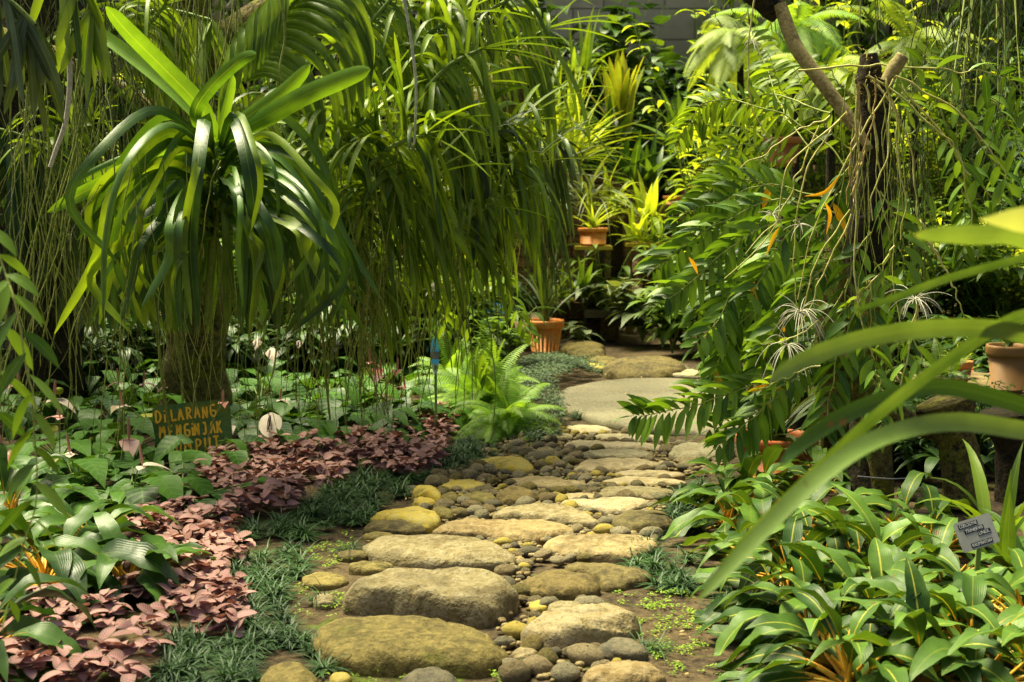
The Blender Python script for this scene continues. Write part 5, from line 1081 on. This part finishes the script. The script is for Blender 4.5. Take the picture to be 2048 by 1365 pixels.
# ------------------------------------------------------------------ right trunk, limb, stumps
trunk('fibrous_tree', [(1742,1010),(1740,800),(1735,600),(1738,400),(1742,250),(1740,160),(1738,108)], 6.2, [84,74,70,80,66,56,32], 'tall dark fibrous trunk carrying the orchid canes on the right', 'barkd', 80, lump=.3)
trunk('pale_post', [(1768,1000),(1752,820),(1745,640),(1750,560)], 6.12, [40,70,85,60], 'yellowish mossy lower face of the timber behind the blurred leaves', 'bark', 30, cat_='post')
trunk('leaning_branch', [(1560,10),(1590,90),(1640,160),(1700,240),(1740,300)], [6.3,6.2,6.1], [26,28,28,26,16], 'bare leaning branch running down to the dark trunk', 'branch', 30, lump=.08, cat_='branch')
trunk('dark_log', [(1490,-60),(1530,0),(1560,30)], 6.35, [90,60,40], 'black log end cut by the top edge above the leaning branch', 'barkd', 20, cat_='log')
trunk('wood_chip', [(1772,165),(1790,135),(1806,112)], 5.75, [26,30,24], 'pale split wood piece tied to the trunk top', 'branch', 14, lump=.1, cat_='wood piece')
trunk('thin_black_trunk', [(1592,960),(1594,840),(1588,700),(1580,560),(1570,420)], 7.3, [50,46,46,40,30], 'thin black trunk standing behind the wide red planter', 'barkd', 30)
trunk('broad_dark_stump', [(1680,1010),(1672,800),(1676,600),(1690,450)], 6.9, [80,70,90,60], 'broad brown stump behind the dark trunk', 'bark', 30)
trunk('mossy_stump', [(1925,1010),(1925,930),(1905,850),(1890,800)], 6.1, [90,72,80,120], 'mossy yellow lit stump at the right behind the name plate', 'bark', 30, lump=.25)
trunk('fallen_branch', [(1640,690),(1690,740),(1740,800),(1800,840),(1880,860)], [6.,6.,6.2], [60,70,64,50,40], 'mossy thick limb slanting down from the dark trunk', 'bark', 30, lump=.2, cat_='branch')
trunk('black_stump', [(2050,1010),(2040,900),(2030,820)], 6.3, [110,100,140], 'black stump at the right edge below the pots', 'barkd', 20)
trunk('low_log', [(1800,1000),(1850,1010),(1960,1005)], 6.35, [60,70,60], 'dark log lying between the stumps', 'barkd', 20, cat_='log')
rootpx([(1715,953),(1780,958),(1825,956)], 6.0, 3, 'thin metal wire stretched between the stumps', 'wire', name='wire')
mb = MB(); b = at(1740,112,6.2); n = 220; az = G.uniform(0, 6.28, n); blades(mb, b + np.stack([np.cos(az) * .06, np.sin(az) * .06, G.uniform(-.2, .03, n)], 1), np.stack([np.cos(az), np.sin(az), G.uniform(-.2, 1.4, n)], 1), .05, .004, 1, 3, 'grass', 0)
tag(mb.build('moss_cushion', M['fibre'], loc=b), 'yellow brown moss cushion on top of the dark trunk', 'moss cushion')
curtain((1690,170,1800,330), (5.75,6.0), 20, (.4,1.1), (.0014,.0028), 'thin yellow green roots clinging down the front of the dark trunk', 'root', .05)
dendro('dendrobium', 'dendrobium leaves covering the lower front of the dark trunk', [([(1740,470),(1700,540),(1690,640),(1700,740)], 5.85, .1), ([(1750,520),(1790,600),(1800,700),(1780,790)], 5.85, .1), ([(1720,600),(1680,700),(1660,790),(1650,860)], 5.8, .05), ([(1740,560),(1740,660),(1750,760)], 5.8, .1), ([(1700,330),(1660,420),(1650,520)], 5.9, .1), ([(1760,380),(1800,460),(1810,560)], 6.0, .1)], .14, .036, 'dend', 'caneg', 44, 1.)
dendro('dendrobium', 'bright young dendrobium shoots around the dark trunk top', [([(1740,230),(1680,170),(1640,110)], 6.4, .1), ([(1760,240),(1820,170),(1860,100)], 6.4, .1), ([(1700,300),(1640,240),(1600,160)], 6.5, .1), ([(1770,300),(1830,260),(1880,190)], 6.4, .15)], .11, .026, 'dendb', 'caneg', 48, .8)
# stand shelf carrying the right pots
mb = MB(); c = at(1985,765,8.0); box(mb, c - [0, 0, .02], (.85, .9, .04)); o = thing('plant_stand', (c[0], 8., 0), 'wooden stand carrying the pots at the right edge', 'stand'); mb.build('top', M['wood'], o)
for sx_ in (-1, 1):
    for sy_ in (-1, 1):
        mb = MB(); box(mb, (c[0] + sx_ * .36, 8. + sy_ * .38, (c[2] - .042) / 2), (.06, .06, c[2] - .042)); mb.build('leg', M['wood'], o)
for px_, py_, Y, lb, m_, h in [(2010,905,6.6,'bushy fine leaved plant on the right below the beige pot','sh_mid',.42),(1880,900,6.9,'fine leaved creeper over the mossy stump at the right','sh_dark',.5),(1960,905,6.8,'dark small leaved plant between the stumps','sh_dark',.42),(1820,930,6.7,'ferny weed hanging in front of the dark log','sh_dark',.35)]:
    g = at(px_, py_, Y); leafy('shrub', (g[0], Y, .02), lb, 'shrub', h, .2, 12, 26, .06, .02, m_, group='small plants in the right shade', r=.004)
straps('strap_plant', gnd(2000,1090) * [1, 1, 0], 'bright arching pleated leaves right of the metal name plate', 'plant', 12, .5, .05, (85, 45), 1.6, 'vandab', 'ovate')

# ------------------------------------------------------------------ blurred strap leaves close to the camera, right; vine at the left
o = thing('strap_leaf_plant', at(2330,1000,2.4), 'large strap leaves close to the camera sweeping in from the right edge', 'plant')
mb = MB()
for pts, Y, wd_, rl in [
    ([(2330,900),(2180,730),(2046,668),(1900,655),(1750,672),(1640,705),(1580,735),(1538,762)], [2.4,2.2,2.0,1.9], 40, .25), ([(2330,930),(2200,640),(2048,628),(1900,715),(1750,830),(1600,970),(1480,1090),(1395,1200)], [2.4,2.2,2.1,2.0], 42, .9),
    ([(2330,960),(2180,880),(2048,862),(1900,845),(1750,880),(1620,970),(1500,1090),(1398,1200)], [2.4,2.2,2.05,1.98], 40, -.2), ([(2330,960),(2180,860),(2048,812),(1900,775),(1800,788),(1690,830),(1600,890),(1560,930)], [2.4,2.3,2.15], 36, .1),
    ([(2330,800),(2180,480),(2048,515),(1900,555),(1790,595),(1705,622)], [2.4,2.4,2.3], 20, .5), ([(2330,800),(2200,560),(2048,480),(1940,472),(1830,470)], [2.4,2.1,1.95], 46, .4)]:
    pxblade(mb, pts, Y, wd_, 'strap', 32, .22, roll=rl, rn=R.random())
mb.build('foliage', M['strapfg'], o)
mb = MB()
for px_, py_ in ((2330,900),(2330,930),(2330,960),(2330,800)): tubes(mb, cat([at(px_, py_, 2.4), at(px_ + 12, 1200, 2.42), [at(2345, 1400, 2.45)[0], 2.45, -.02]], 8), np.linspace(.008, .016, 8), 6)
mb.build('leaf_sheaths', M['stem'], o)
o = thing('pale_leaf_plant', at(2300,600,2.2), 'blurred pale yellow green leaf at the right edge above the strap leaves', 'plant')
mb = MB(); pxblade(mb, [(2250,560),(2120,450),(2040,440),(1958,440)], [2.0,1.7], 62, 'fire', 18, .15, roll=.2); mb.build('foliage', M['palefg'], o)
mb = MB(); tubes(mb, cat([at(2250,560,2.0), at(2330,900,2.2), at(2330,1400,2.2)], 8), np.full(8, .006), 6); mb.build('stem', M['stem'], o)
dendro('leafy_vine', 'blurred thin vine with narrow leaves hanging close to the camera at the left edge', [([(-30,420),(0,520),(30,600),(60,760),(68,900),(64,1040),(20,1200)], [3.2,3.1,3.0], .02), ([(20,560),(10,640),(0,760),(-10,860)], 3.2, .0)], .10, .026, 'dend', 'caneg', 30, .8, group='vines', cr=.003)

# ------------------------------------------------------------------ white flowered orchid by the orange pot
b = at(1000,760,10.2); o = leafy('white_orchid', (b[0], 10.2, .02), 'leafy orchid with white flowers in front of the orange ribbed pot', 'orchid', .5, .28, 10, 9, .2, .06, 'sh_mid')
for fx, fy in [(983,682),(990,690),(998,680),(1004,690),(992,678),(1008,684),(980,692)]:
    t = at(fx, fy, 10.0); mb = MB(); az = np.arange(5) * 1.2566 + R.random(); blades(mb, np.repeat(t[None], 5, 0), np.stack([np.cos(az), np.full(5, -.3), np.sin(az)], 1), .032, .022, .3, 3, 'ovate', .1); mb.build('flower', M['petal'], o)
for k, (fx, fy, Y) in enumerate([(868,574,7.6),(860,582,7.6)]):
    t = at(fx, fy, Y); oo = thing('white_flower', t, ['single white orchid flower in the hanging mass above the blue tag', 'second white orchid flower just left of and below the single one'][k], 'flower'); az = np.arange(5) * 1.2566 + R.random()
    mb = MB(); blades(mb, np.repeat(t[None], 5, 0), np.stack([np.cos(az), np.full(5, -.3), np.sin(az)], 1), .036, .028, .3, 3, 'ovate', .1); mb.build('petals', M['petal'], oo)
    mb = MB(); tubes(mb, cat([t, t + [.02, .1, .06], at(900,520,Y + .3)], 6), np.full(6, .003), 5); mb.build('stalk', M['stem'], oo)

# ------------------------------------------------------------------ middle distance behind the path
def L(px_, pyb, Y, h_px, lb, mat, spread=.4, ns=10, nl=12, l=.24, w=.1, name='shrub', droop=1., prof='ovate', zb=None, group='shrubs behind the path', **k):
    c = at(px_, pyb, Y); zb = 0.02 if zb is None else zb; h = at(px_, pyb - h_px, Y)[2] - zb
    return leafy(name, (c[0], Y, zb), lb, 'shrub', max(h, .15), spread, ns, nl, l, w, mat, droop, prof, group, **k)
def Sx(px_, pyb, Y, n, l, w, lb, mat, el=(85, 25), droop=1.1, prof='grass', zb=None, name='strap_plant', **k):
    c = at(px_, pyb, Y); return straps(name, (c[0], Y, c[2] if zb is None else zb), lb, 'plant', n, l, w, el, droop, mat, prof, 'plants on the rear terrace', spread=.05, zmin=-5, **k)
# masonry terrace with ledges
def ledge(x0, y0, x1, Y, dep, lb, mat='brick', zb=0., name='brick_ledge'):
    a = at(x0, y0, Y); b = at(x1, y0, Y); h = a[2] - zb; mb = MB(); n = max(3, int((b[0] - a[0]) / .2)); rows = max(1, int(h / .11)); o = thing(name, ((a[0] + b[0]) / 2, Y, zb), lb, 'ledge')
    rg = random.Random(int(x0 + y0))
    for r_ in range(rows):
        for k in range(n):
            wx = (b[0] - a[0]) / n; hh_ = h / rows
            box(mb, (a[0] + (k + .5 + (.25 if r_ % 2 else -.25) * .4) * wx, Y + dep / 2 + rg.uniform(-.012, .012), zb + (r_ + .5) * hh_), (wx - .012 + rg.uniform(-.006, .004), dep, hh_ - .01 + rg.uniform(-.004, .003)))
    mb.build('courses', M[mat], o, smooth=False); return o
ledge(1280, 408, 1420, 14.2, .7, 'dark red brick ledge carrying the small orange pot')
ledge(1090, 605, 1215, 13.0, .6, 'low dark brick step behind the orange ribbed pot')
ledge(1440, 560, 1700, 12.6, .6, 'dark brick step behind the hanging dendrobium sprays')
ledge(1020, 345, 1300, 15.8, .8, 'rear brick terrace under the bright grassy plant')
ledge(1380, 330, 1800, 15.5, .8, 'rear brick terrace on the right under the ferns')
def stand(px_, ytop, Y, wpx, lb, mat='wood', dpt=.3, name='plant_stand'):
    c = at(px_, ytop, Y); w_ = wpx * Y / F; o = thing(name, (c[0], Y, 0), lb, 'stand'); mb = MB(); n = 4
    for k in range(n): box(mb, (c[0], Y + (k - 1.5) * dpt / n, c[2] - .015), (w_, dpt / n - .008, .03))
    mb.build('top', M[mat], o, smooth=False)
    for s in (-1, 1):
        mb = MB(); box(mb, (c[0] + s * w_ * .4, Y, (c[2] - .032) / 2), (.05, .1, c[2] - .032)); mb.build('leg', M['wood'], o, smooth=False)
    return c
c_ = stand(1186, 492, 13.2, 74, 'yellow plank stand under the orange trough shaped pot', 'yellowp')
c_ = stand(1292, 486, 13.4, 84, 'yellow plank stand with bright orchids right of the dark post', 'yellowp')
Sx(1275, 484, 13.4, 24, .34, .05, 'bright yellow green orchid on the right yellow stand', 'sh_lite', (85, 25), 1.2, 'ovate')
Sx(1312, 486, 13.3, 18, .3, .04, 'fresh orchid at the right end of the yellow stand', 'vandab', (85, 25), 1., 'ovate')
trunk('dark_post', [(1224,650),(1224,560),(1222,440)], 13.6, [52,50,46], 'dark square post under the brown wooden basket', 'barkd', 20, lump=.05, cat_='post')
trunk('dark_post', [(1180,650),(1180,560),(1182,498)], 13.6, [24,24,24], 'thin rusty post under the left yellow stand', 'brick', 12, lump=.03, cat_='post')
trunk('dark_post', [(1330,700),(1330,560),(1330,440)], 14.0, [30,30,30], 'thin dark post under the brick ledge', 'barkd', 12, lump=.05, cat_='post')
# stone seat and rocks
mb = MB(); c = at(1210,622,12.6); box(mb, (c[0], 12.8, c[2] - .03), (.34, .4, .06)); o = thing('stone_bench', (c[0], 12.8, 0), 'grey stone bench slab behind the rounded boulder', 'bench'); mb.build('seat', ST['grey'], o, smooth=False)
mb = MB(); box(mb, (c[0] + .05, 12.85, (c[2] - .062) / 2), (.16, .25, c[2] - .062)); mb.build('support', ST['dark'], o, smooth=False)
def rock(px_, py_, wpx, hpx, lb, mat='dark', seed=0):
    g = gnd(px_, py_); s = g[1] / F; C, V, Q = stone_mesh([(px_ + wpx / 2 * math.cos(a), py_ - 6 + wpx * .16 * math.sin(a)) for a in np.linspace(0, 6.28, 10)[:-1]], hpx * s, 2.4, seed)
    mb = MB(); mb.add(V, Q); o = mb.build('rock', ST[mat]); o.location = (C[0], C[1], 0); tag(o, lb, 'rock', 'rocks at the end of the path')
rock(1290,742,170,60,'dark wet rock under the pale broad leaves at the end of the path','dark',31)
rock(1205,728,70,30,'brown rock right of the orange ribbed pot','moss',32)
rock(1165,700,90,24,'flat brown rock behind the orange ribbed pot','moss',33)
rock(1120,672,60,20,'olive rock far behind the orange ribbed pot','moss',34)
rock(1165,650,120,22,'grey stone step leading away behind the orange pot','grey',35)
L(1285,700,12.4,130,'low shrub with pale broad leaves over the dark wet rock','sh_grey',.45,14,12,.26,.13,prof='heart')
L(1215,640,12.9,90,'pale grey broad leaved plant beside the stone bench','sh_grey',.3,9,8,.26,.15,prof='heart')
L(1345,690,11.6,110,'green leafy shrub behind the round slab beside the dendrobium','sh_mid',.4,14,14,.2,.08)
L(1160,670,12.3,20,'small pale leaved weed by the grey stone step','sh_grey',.2,6,6,.16,.08,prof='heart')
L(1210,560,13.2,60,'leafy plant at the foot of the dark square post','sh_mid',.3,9,10,.22,.07)
Sx(1165, 585, 12.7, 18, .34, .05, 'leafy strap plant on the low brick step', 'sh_mid', (85, 20), 1.2, 'ovate')
Sx(1120, 600, 12.9, 16, .3, .05, 'curled leaf plant at the left end of the low brick step', 'vandab', (80, 15), 1.5, 'ovate')
L(1400,600,12.0,170,'mid green shrub behind the path side dendrobium spray','sh_mid',.5,16,16,.18,.06)
L(1500,640,11.6,240,'tall mid green shrub behind the right hand dendrobiums','sh_dark',.6,22,18,.2,.07)
L(1620,700,11.2,260,'dark shrub filling the gap left of the dark trunk','sh_dark',.6,22,18,.2,.07)
# rear terrace
Sx(1135, 330, 14.6, 90, .95, .035, 'large bright grassy plant fountaining on the rear terrace', 'sh_lite', (88, 30), .9)
Sx(1238, 262, 15.6, 26, .72, .07, 'upright yellow green bromeliad with reddish leaf edges', 'brom', (88, 62), .25, 'strap')
Sx(1175, 400, 13.8, 40, .8, .03, 'arching pale edged grass below the large bright grassy plant', 'sh_grey', (70, 20), 1.7)
Sx(1300, 385, 14.6, 16, .62, .11, 'broad leaved dark plant with upright leaves behind the brick ledge', 'sh_mid', (88, 40), .9, 'ovate')
Sx(1250, 370, 14.8, 16, .55, .1, 'broad leaved dark plant left of the brick ledge', 'sh_dark', (88, 35), 1., 'ovate')
Sx(1215, 300, 15.4, 14, .6, .1, 'dark leaved plant behind the large bright grassy plant', 'sh_dark', (88, 35), 1., 'ovate')
Sx(1350, 300, 15.6, 18, .7, .1, 'dark broad plant right of the upright bromeliad', 'sh_mid', (88, 35), 1., 'ovate')
Sx(1090, 230, 14.2, 30, .8, .045, 'bright strap plant left of the large bright grassy plant', 'vandab', (80, 20), 1.3)
Sx(1110, 410, 13.4, 30, .6, .03, 'drooping dark grassy plant under the silvery orchid', 'vandag', (70, 10), 1.8)
Sx(1225, 400, 13.9, 18, .4, .05, 'yellow green strap plant beside the brown wooden basket', 'sh_lite', (80, 15), 1.4)
Sx(1290, 440, 13.8, 26, .45, .07, 'yellow green leaf rosette between basket and brick ledge', 'sh_lite', (85, 20), 1.2, 'ovate')
Sx(1160, 150, 16.2, 26, .7, .06, 'fresh green strap plant below the dark monstera', 'vandab', (80, 10), 1.4)
# monsteras against the wall
for px_, pyb, Y, hp, lb, m_ in [(1245,170,18.2,130,'large monstera climbing the concrete wall at the top','sh_mid'),(1130,180,18.4,170,'dark monstera left of the bright one on the wall','sh_dark'),(1420,190,18.3,110,'dark monstera under the bare patch of wall','sh_dark'),(1030,150,18.0,170,'dark climber on the wall behind the upper orchids','sh_dark'),(1180,60,18.6,80,'dark climber at the top of the wall','sh_dark')]:
    c = at(px_, pyb, Y); h = c[2] + hp * Y / F; L(px_, pyb, Y, hp, lb, m_, 1.0, 26, 14, .38, .3, 'monstera', 1.1, 'heart', group='monsteras on the rear wall', start=.35, bend=.1)
L(1300,230,17.2,90,'dark undergrowth at the foot of the rear wall','sh_dark',1.2,34,20,.3,.13)
L(1180,260,17.0,120,'dark undergrowth behind the grassy plant','sh_dark',1.2,34,20,.3,.13)
L(1400,260,16.8,140,'mid green undergrowth right of the bromeliad','sh_dark',.9,30,20,.26,.1)
# right rear: ferns and bright shrubs
def fernhi(px_, py_, Y, lb, n=14, l=.8, pin=.14, mat='fernp', el=(70, -10), facing=None): 
    c = at(px_, py_, Y); o = fern(c, lb, n, l, pin, mat, el, 1.5, facing=facing); mb = MB(); tubes(mb, cat([c, [c[0] + .03, Y + .03, c[2] * .5], [c[0], Y, 0.]], 8), np.linspace(.02, .05, 8), 8); mb.build('trunk', M['barkd'], o)
fernhi(1480,70,10.4,'pale fern with wide fronds at the top right of centre',16,.6,.13,'fernp',(60,-20),(-.3,-.5,-.2))
fernhi(1660,140,9.6,'pale fern behind the leaning branch',14,.5,.11,'fernp',(60,-20),(0,-.6,-.2))
fernhi(1590,60,11.4,'bright fern behind the black log end',16,.7,.13,'fern',(60,-10),(0,-.5,0))
fernhi(1830,90,11.8,'bright yellow fern behind the trunk top',20,.8,.14,'fernp',(60,-10),(0,-.5,0))
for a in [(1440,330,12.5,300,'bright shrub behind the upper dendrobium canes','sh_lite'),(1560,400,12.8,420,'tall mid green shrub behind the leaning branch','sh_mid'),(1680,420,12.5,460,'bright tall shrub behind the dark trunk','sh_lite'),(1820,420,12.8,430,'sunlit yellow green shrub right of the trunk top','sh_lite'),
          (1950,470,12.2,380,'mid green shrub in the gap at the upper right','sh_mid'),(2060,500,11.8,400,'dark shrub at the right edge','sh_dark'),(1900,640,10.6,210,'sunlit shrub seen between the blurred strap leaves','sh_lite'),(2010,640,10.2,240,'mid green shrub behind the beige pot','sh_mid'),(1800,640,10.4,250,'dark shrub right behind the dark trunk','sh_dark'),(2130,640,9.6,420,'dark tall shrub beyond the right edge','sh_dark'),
          (1560,620,10.8,180,'shaded shrub behind the thin black trunk','sh_dark'),(1700,760,9.2,140,'low dark shrub behind the stump','sh_dark'),(1860,800,8.9,110,'low leafy shrub under the pot stand','sh_mid'),(2060,800,8.9,130,'low dark shrub under the right end of the pot stand','sh_dark'),(1760,930,7.6,130,'dark leafy shrub added to fill the dark space right of the dark trunk','sh_dark'),(1890,960,7.2,120,'dark leafy shrub added to fill the dark space behind the mossy stump','sh_dark'),(2030,960,7.3,150,'dark leafy shrub added to fill the dark right edge under the beige pot','sh_dark'),(1960,760,9.4,110,'leafy shrub behind the pot stand','sh_mid')]:  # dark leafy shrubs added so the gaps by the stumps stay dark
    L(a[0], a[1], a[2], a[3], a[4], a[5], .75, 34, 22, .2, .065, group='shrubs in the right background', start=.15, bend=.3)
for px_, Y, lb, m_ in [(2000,7.2,'dark canopy plant with narrow leaves filling the top right corner','sh_dark'),(1900,8.4,'narrow leaved branches hanging from the top right','sh_mid')]:
    pass
def canopy(x0, x1, y0, y1, Y, n, l, w, lb, mat, nb=10):
    """a bough that enters above the frame, its twigs hanging leaves"""
    c = at((x0 + x1) / 2, y0 - 260, Y + .3); o = thing('overhanging_bough', c, lb, 'bough', 'boughs hanging in from above'); mb = MB(); ml = MB()
    for k in range(nb):
        e = at(R.uniform(x0, x1), R.uniform(y0, y1), Y + R.uniform(-.5, .5)); m_ = (c + e) / 2 + [0, 0, .25]; P = cat([c, m_, e], 16); tubes(mb, P, np.linspace(.012, .003, 16), 5)
        cane_leaves(ml, P, .3, n, l, w, 1.3, 'lance', nseg=4)
    mb.build('twigs', M['caneg'], o); ml.build('foliage', M[mat], o)
canopy(1880, 2100, 40, 230, 7.0, 22, .16, .02, 'dark narrow leaved bough filling the top right corner', 'sh_dark', 26)
canopy(1560, 1900, -20, 90, 7.6, 20, .1, .028, 'fine green bough along the top right of centre', 'dend', 16)
canopy(1400, 1560, -30, 70, 8.2, 16, .12, .03, 'yellow green bough at the top beside the wall', 'dendb', 8)
canopy(560, 1000, -60, 30, 7.8, 18, .16, .024, 'dark bough along the top above the hanging orchids', 'vanda', 14)
def shade(x, Y, z, lb, mat='sh_mid', n=22, spread=1.1):  # unseen boughs above the frame, added to shade and dapple the sunlight
    c = np.array([x, Y, z]); o = thing('overhanging_bough', c, lb, 'bough', 'boughs hanging in from above'); mb = MB(); ml = MB()
    for k in range(14):
        a = k * gold; e = c + np.array([math.cos(a), math.sin(a), R.uniform(-.15, .2)]) * spread * R.uniform(.5, 1.1) * [1, 1, .5]; P = cat([c, (c + e) / 2 + [0, 0, .12], e], 12); tubes(mb, P, np.linspace(.014, .004, 12), 5)
        cane_leaves(ml, P, .1, n, .2, .075, 1., 'ovate', nseg=4, plane=np.array([0, 0, 1.]))
    mb.build('twigs', M['barkd'], o); ml.build('foliage', M[mat], o)
for x, Y, z, lb in [(-1.9,5.0,4.2,'added unseen bough shading the front of the path'),(.6,8.4,4.5,'added unseen shading bough over the dark trunk'),(-4.0,9.9,4.3,'added unseen shading bough above the dead trunk at the left')]: shade(x, Y, z, lb)
canopy(-60, 320, -60, 60, 7.6, 18, .12, .03, 'dark leafy bough at the top left', 'sh_dark', 16)
mb = MB(); roots(mb, np.array([at(R.uniform(1840, 2040), -40, R.uniform(6.2, 7.6)) for _ in range(40)]), G.uniform(.3, 1.1, 40), G.uniform(.0015, .003, 40), 12, .08); o = thing('hanging_roots', at(1940,-40,7), 'thin brown roots dangling in the top right corner', 'aerial roots', 'curtains of hanging orchid roots'); mb.build('strands', M['rootd'], o)
mb = MB(); roots(mb, np.array([at(R.uniform(1760, 1860), R.uniform(200, 420), R.uniform(6.1, 6.8)) for _ in range(50)]), G.uniform(.4, .9, 50), G.uniform(.0015, .003, 50), 12, .05); o = thing('hanging_roots', at(1810,300,6.4), 'thin grey roots hanging down right of the dark trunk', 'aerial roots', 'curtains of hanging orchid roots'); mb.build('strands', M['rootd'], o)
# left rear: the planting behind the hanging mass
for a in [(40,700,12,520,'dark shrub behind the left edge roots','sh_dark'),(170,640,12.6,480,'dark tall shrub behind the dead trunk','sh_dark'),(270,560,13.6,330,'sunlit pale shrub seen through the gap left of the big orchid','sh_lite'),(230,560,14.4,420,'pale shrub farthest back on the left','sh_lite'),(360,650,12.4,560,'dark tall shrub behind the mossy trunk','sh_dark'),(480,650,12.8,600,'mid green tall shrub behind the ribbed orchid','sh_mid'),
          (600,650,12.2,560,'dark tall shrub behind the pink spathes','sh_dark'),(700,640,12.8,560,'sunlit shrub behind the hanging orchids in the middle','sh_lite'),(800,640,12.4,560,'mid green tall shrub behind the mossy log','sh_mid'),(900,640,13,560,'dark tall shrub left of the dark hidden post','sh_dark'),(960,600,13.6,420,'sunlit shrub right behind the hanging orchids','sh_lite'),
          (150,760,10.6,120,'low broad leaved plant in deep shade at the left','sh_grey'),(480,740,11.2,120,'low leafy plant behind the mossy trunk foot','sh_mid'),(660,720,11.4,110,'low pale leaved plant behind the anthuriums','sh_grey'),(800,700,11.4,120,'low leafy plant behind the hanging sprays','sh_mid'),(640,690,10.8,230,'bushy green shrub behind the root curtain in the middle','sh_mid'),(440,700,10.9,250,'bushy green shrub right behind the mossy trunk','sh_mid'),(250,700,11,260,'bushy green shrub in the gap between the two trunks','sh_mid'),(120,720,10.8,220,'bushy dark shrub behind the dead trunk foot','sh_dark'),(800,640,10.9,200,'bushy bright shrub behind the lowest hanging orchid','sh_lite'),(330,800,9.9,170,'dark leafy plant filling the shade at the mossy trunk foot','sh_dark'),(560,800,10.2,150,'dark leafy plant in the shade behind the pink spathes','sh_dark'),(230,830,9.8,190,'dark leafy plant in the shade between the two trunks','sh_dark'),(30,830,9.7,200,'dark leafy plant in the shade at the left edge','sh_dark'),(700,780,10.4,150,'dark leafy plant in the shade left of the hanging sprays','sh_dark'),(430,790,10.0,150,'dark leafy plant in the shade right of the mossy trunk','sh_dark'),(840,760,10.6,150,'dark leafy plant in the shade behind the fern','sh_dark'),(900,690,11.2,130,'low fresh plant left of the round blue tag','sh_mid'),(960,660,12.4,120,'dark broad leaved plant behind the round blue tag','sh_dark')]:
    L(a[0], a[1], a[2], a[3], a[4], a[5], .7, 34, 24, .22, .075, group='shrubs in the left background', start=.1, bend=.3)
mb = MB(); box(mb, (-4.3, 16.5, 1.05), (2.6, .12, 2.1)); tag(mb.build('bright_gap_panel', M['gap_panel']), 'added pale panel for the bright gap far behind the big orchid at the left', 'wall')  # pale panel added to stand in for the bright glow in the gap
# hedge banks that close the garden at both sides
def hedge(x0, y0, x1, y1, lb, mat, h=4.2, n=26):
    o = thing('hedge', ((x0 + x1) / 2, (y0 + y1) / 2, 0), lb, 'hedge'); mb = MB(); ml = MB(); k = n * 160
    for i_ in range(n):
        f = (i_ + .5) / n; b = np.array([x0 + (x1 - x0) * f, y0 + (y1 - y0) * f, 0]); tubes(mb, cat([b, b + [R.uniform(-.2, .2), R.uniform(-.2, .2), h * .9]], 6), np.linspace(.05, .015, 6), 6)
    f = G.random(k); B = np.stack([x0 + (x1 - x0) * f + G.normal(0, .35, k), y0 + (y1 - y0) * f + G.normal(0, .35, k), G.uniform(.05, h, k)], 1); az = G.uniform(0, 6.28, k)
    blades(ml, B, np.stack([np.cos(az), np.sin(az), G.uniform(-.4, .5, k)], 1), G.uniform(.2, .36, k), G.uniform(.08, .14, k), 1., 4, 'ovate', .2); mb.build('stem', M['barkd'], o); ml.build('foliage', M[mat], o)
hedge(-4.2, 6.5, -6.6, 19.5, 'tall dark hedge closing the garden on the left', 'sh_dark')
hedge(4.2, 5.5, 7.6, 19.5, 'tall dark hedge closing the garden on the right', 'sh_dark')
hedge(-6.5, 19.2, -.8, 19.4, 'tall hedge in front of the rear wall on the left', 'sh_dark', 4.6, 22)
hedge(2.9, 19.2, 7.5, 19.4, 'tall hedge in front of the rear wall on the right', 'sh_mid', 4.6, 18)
for o in ROOTS:
    if '_w' in o: del o['_w']
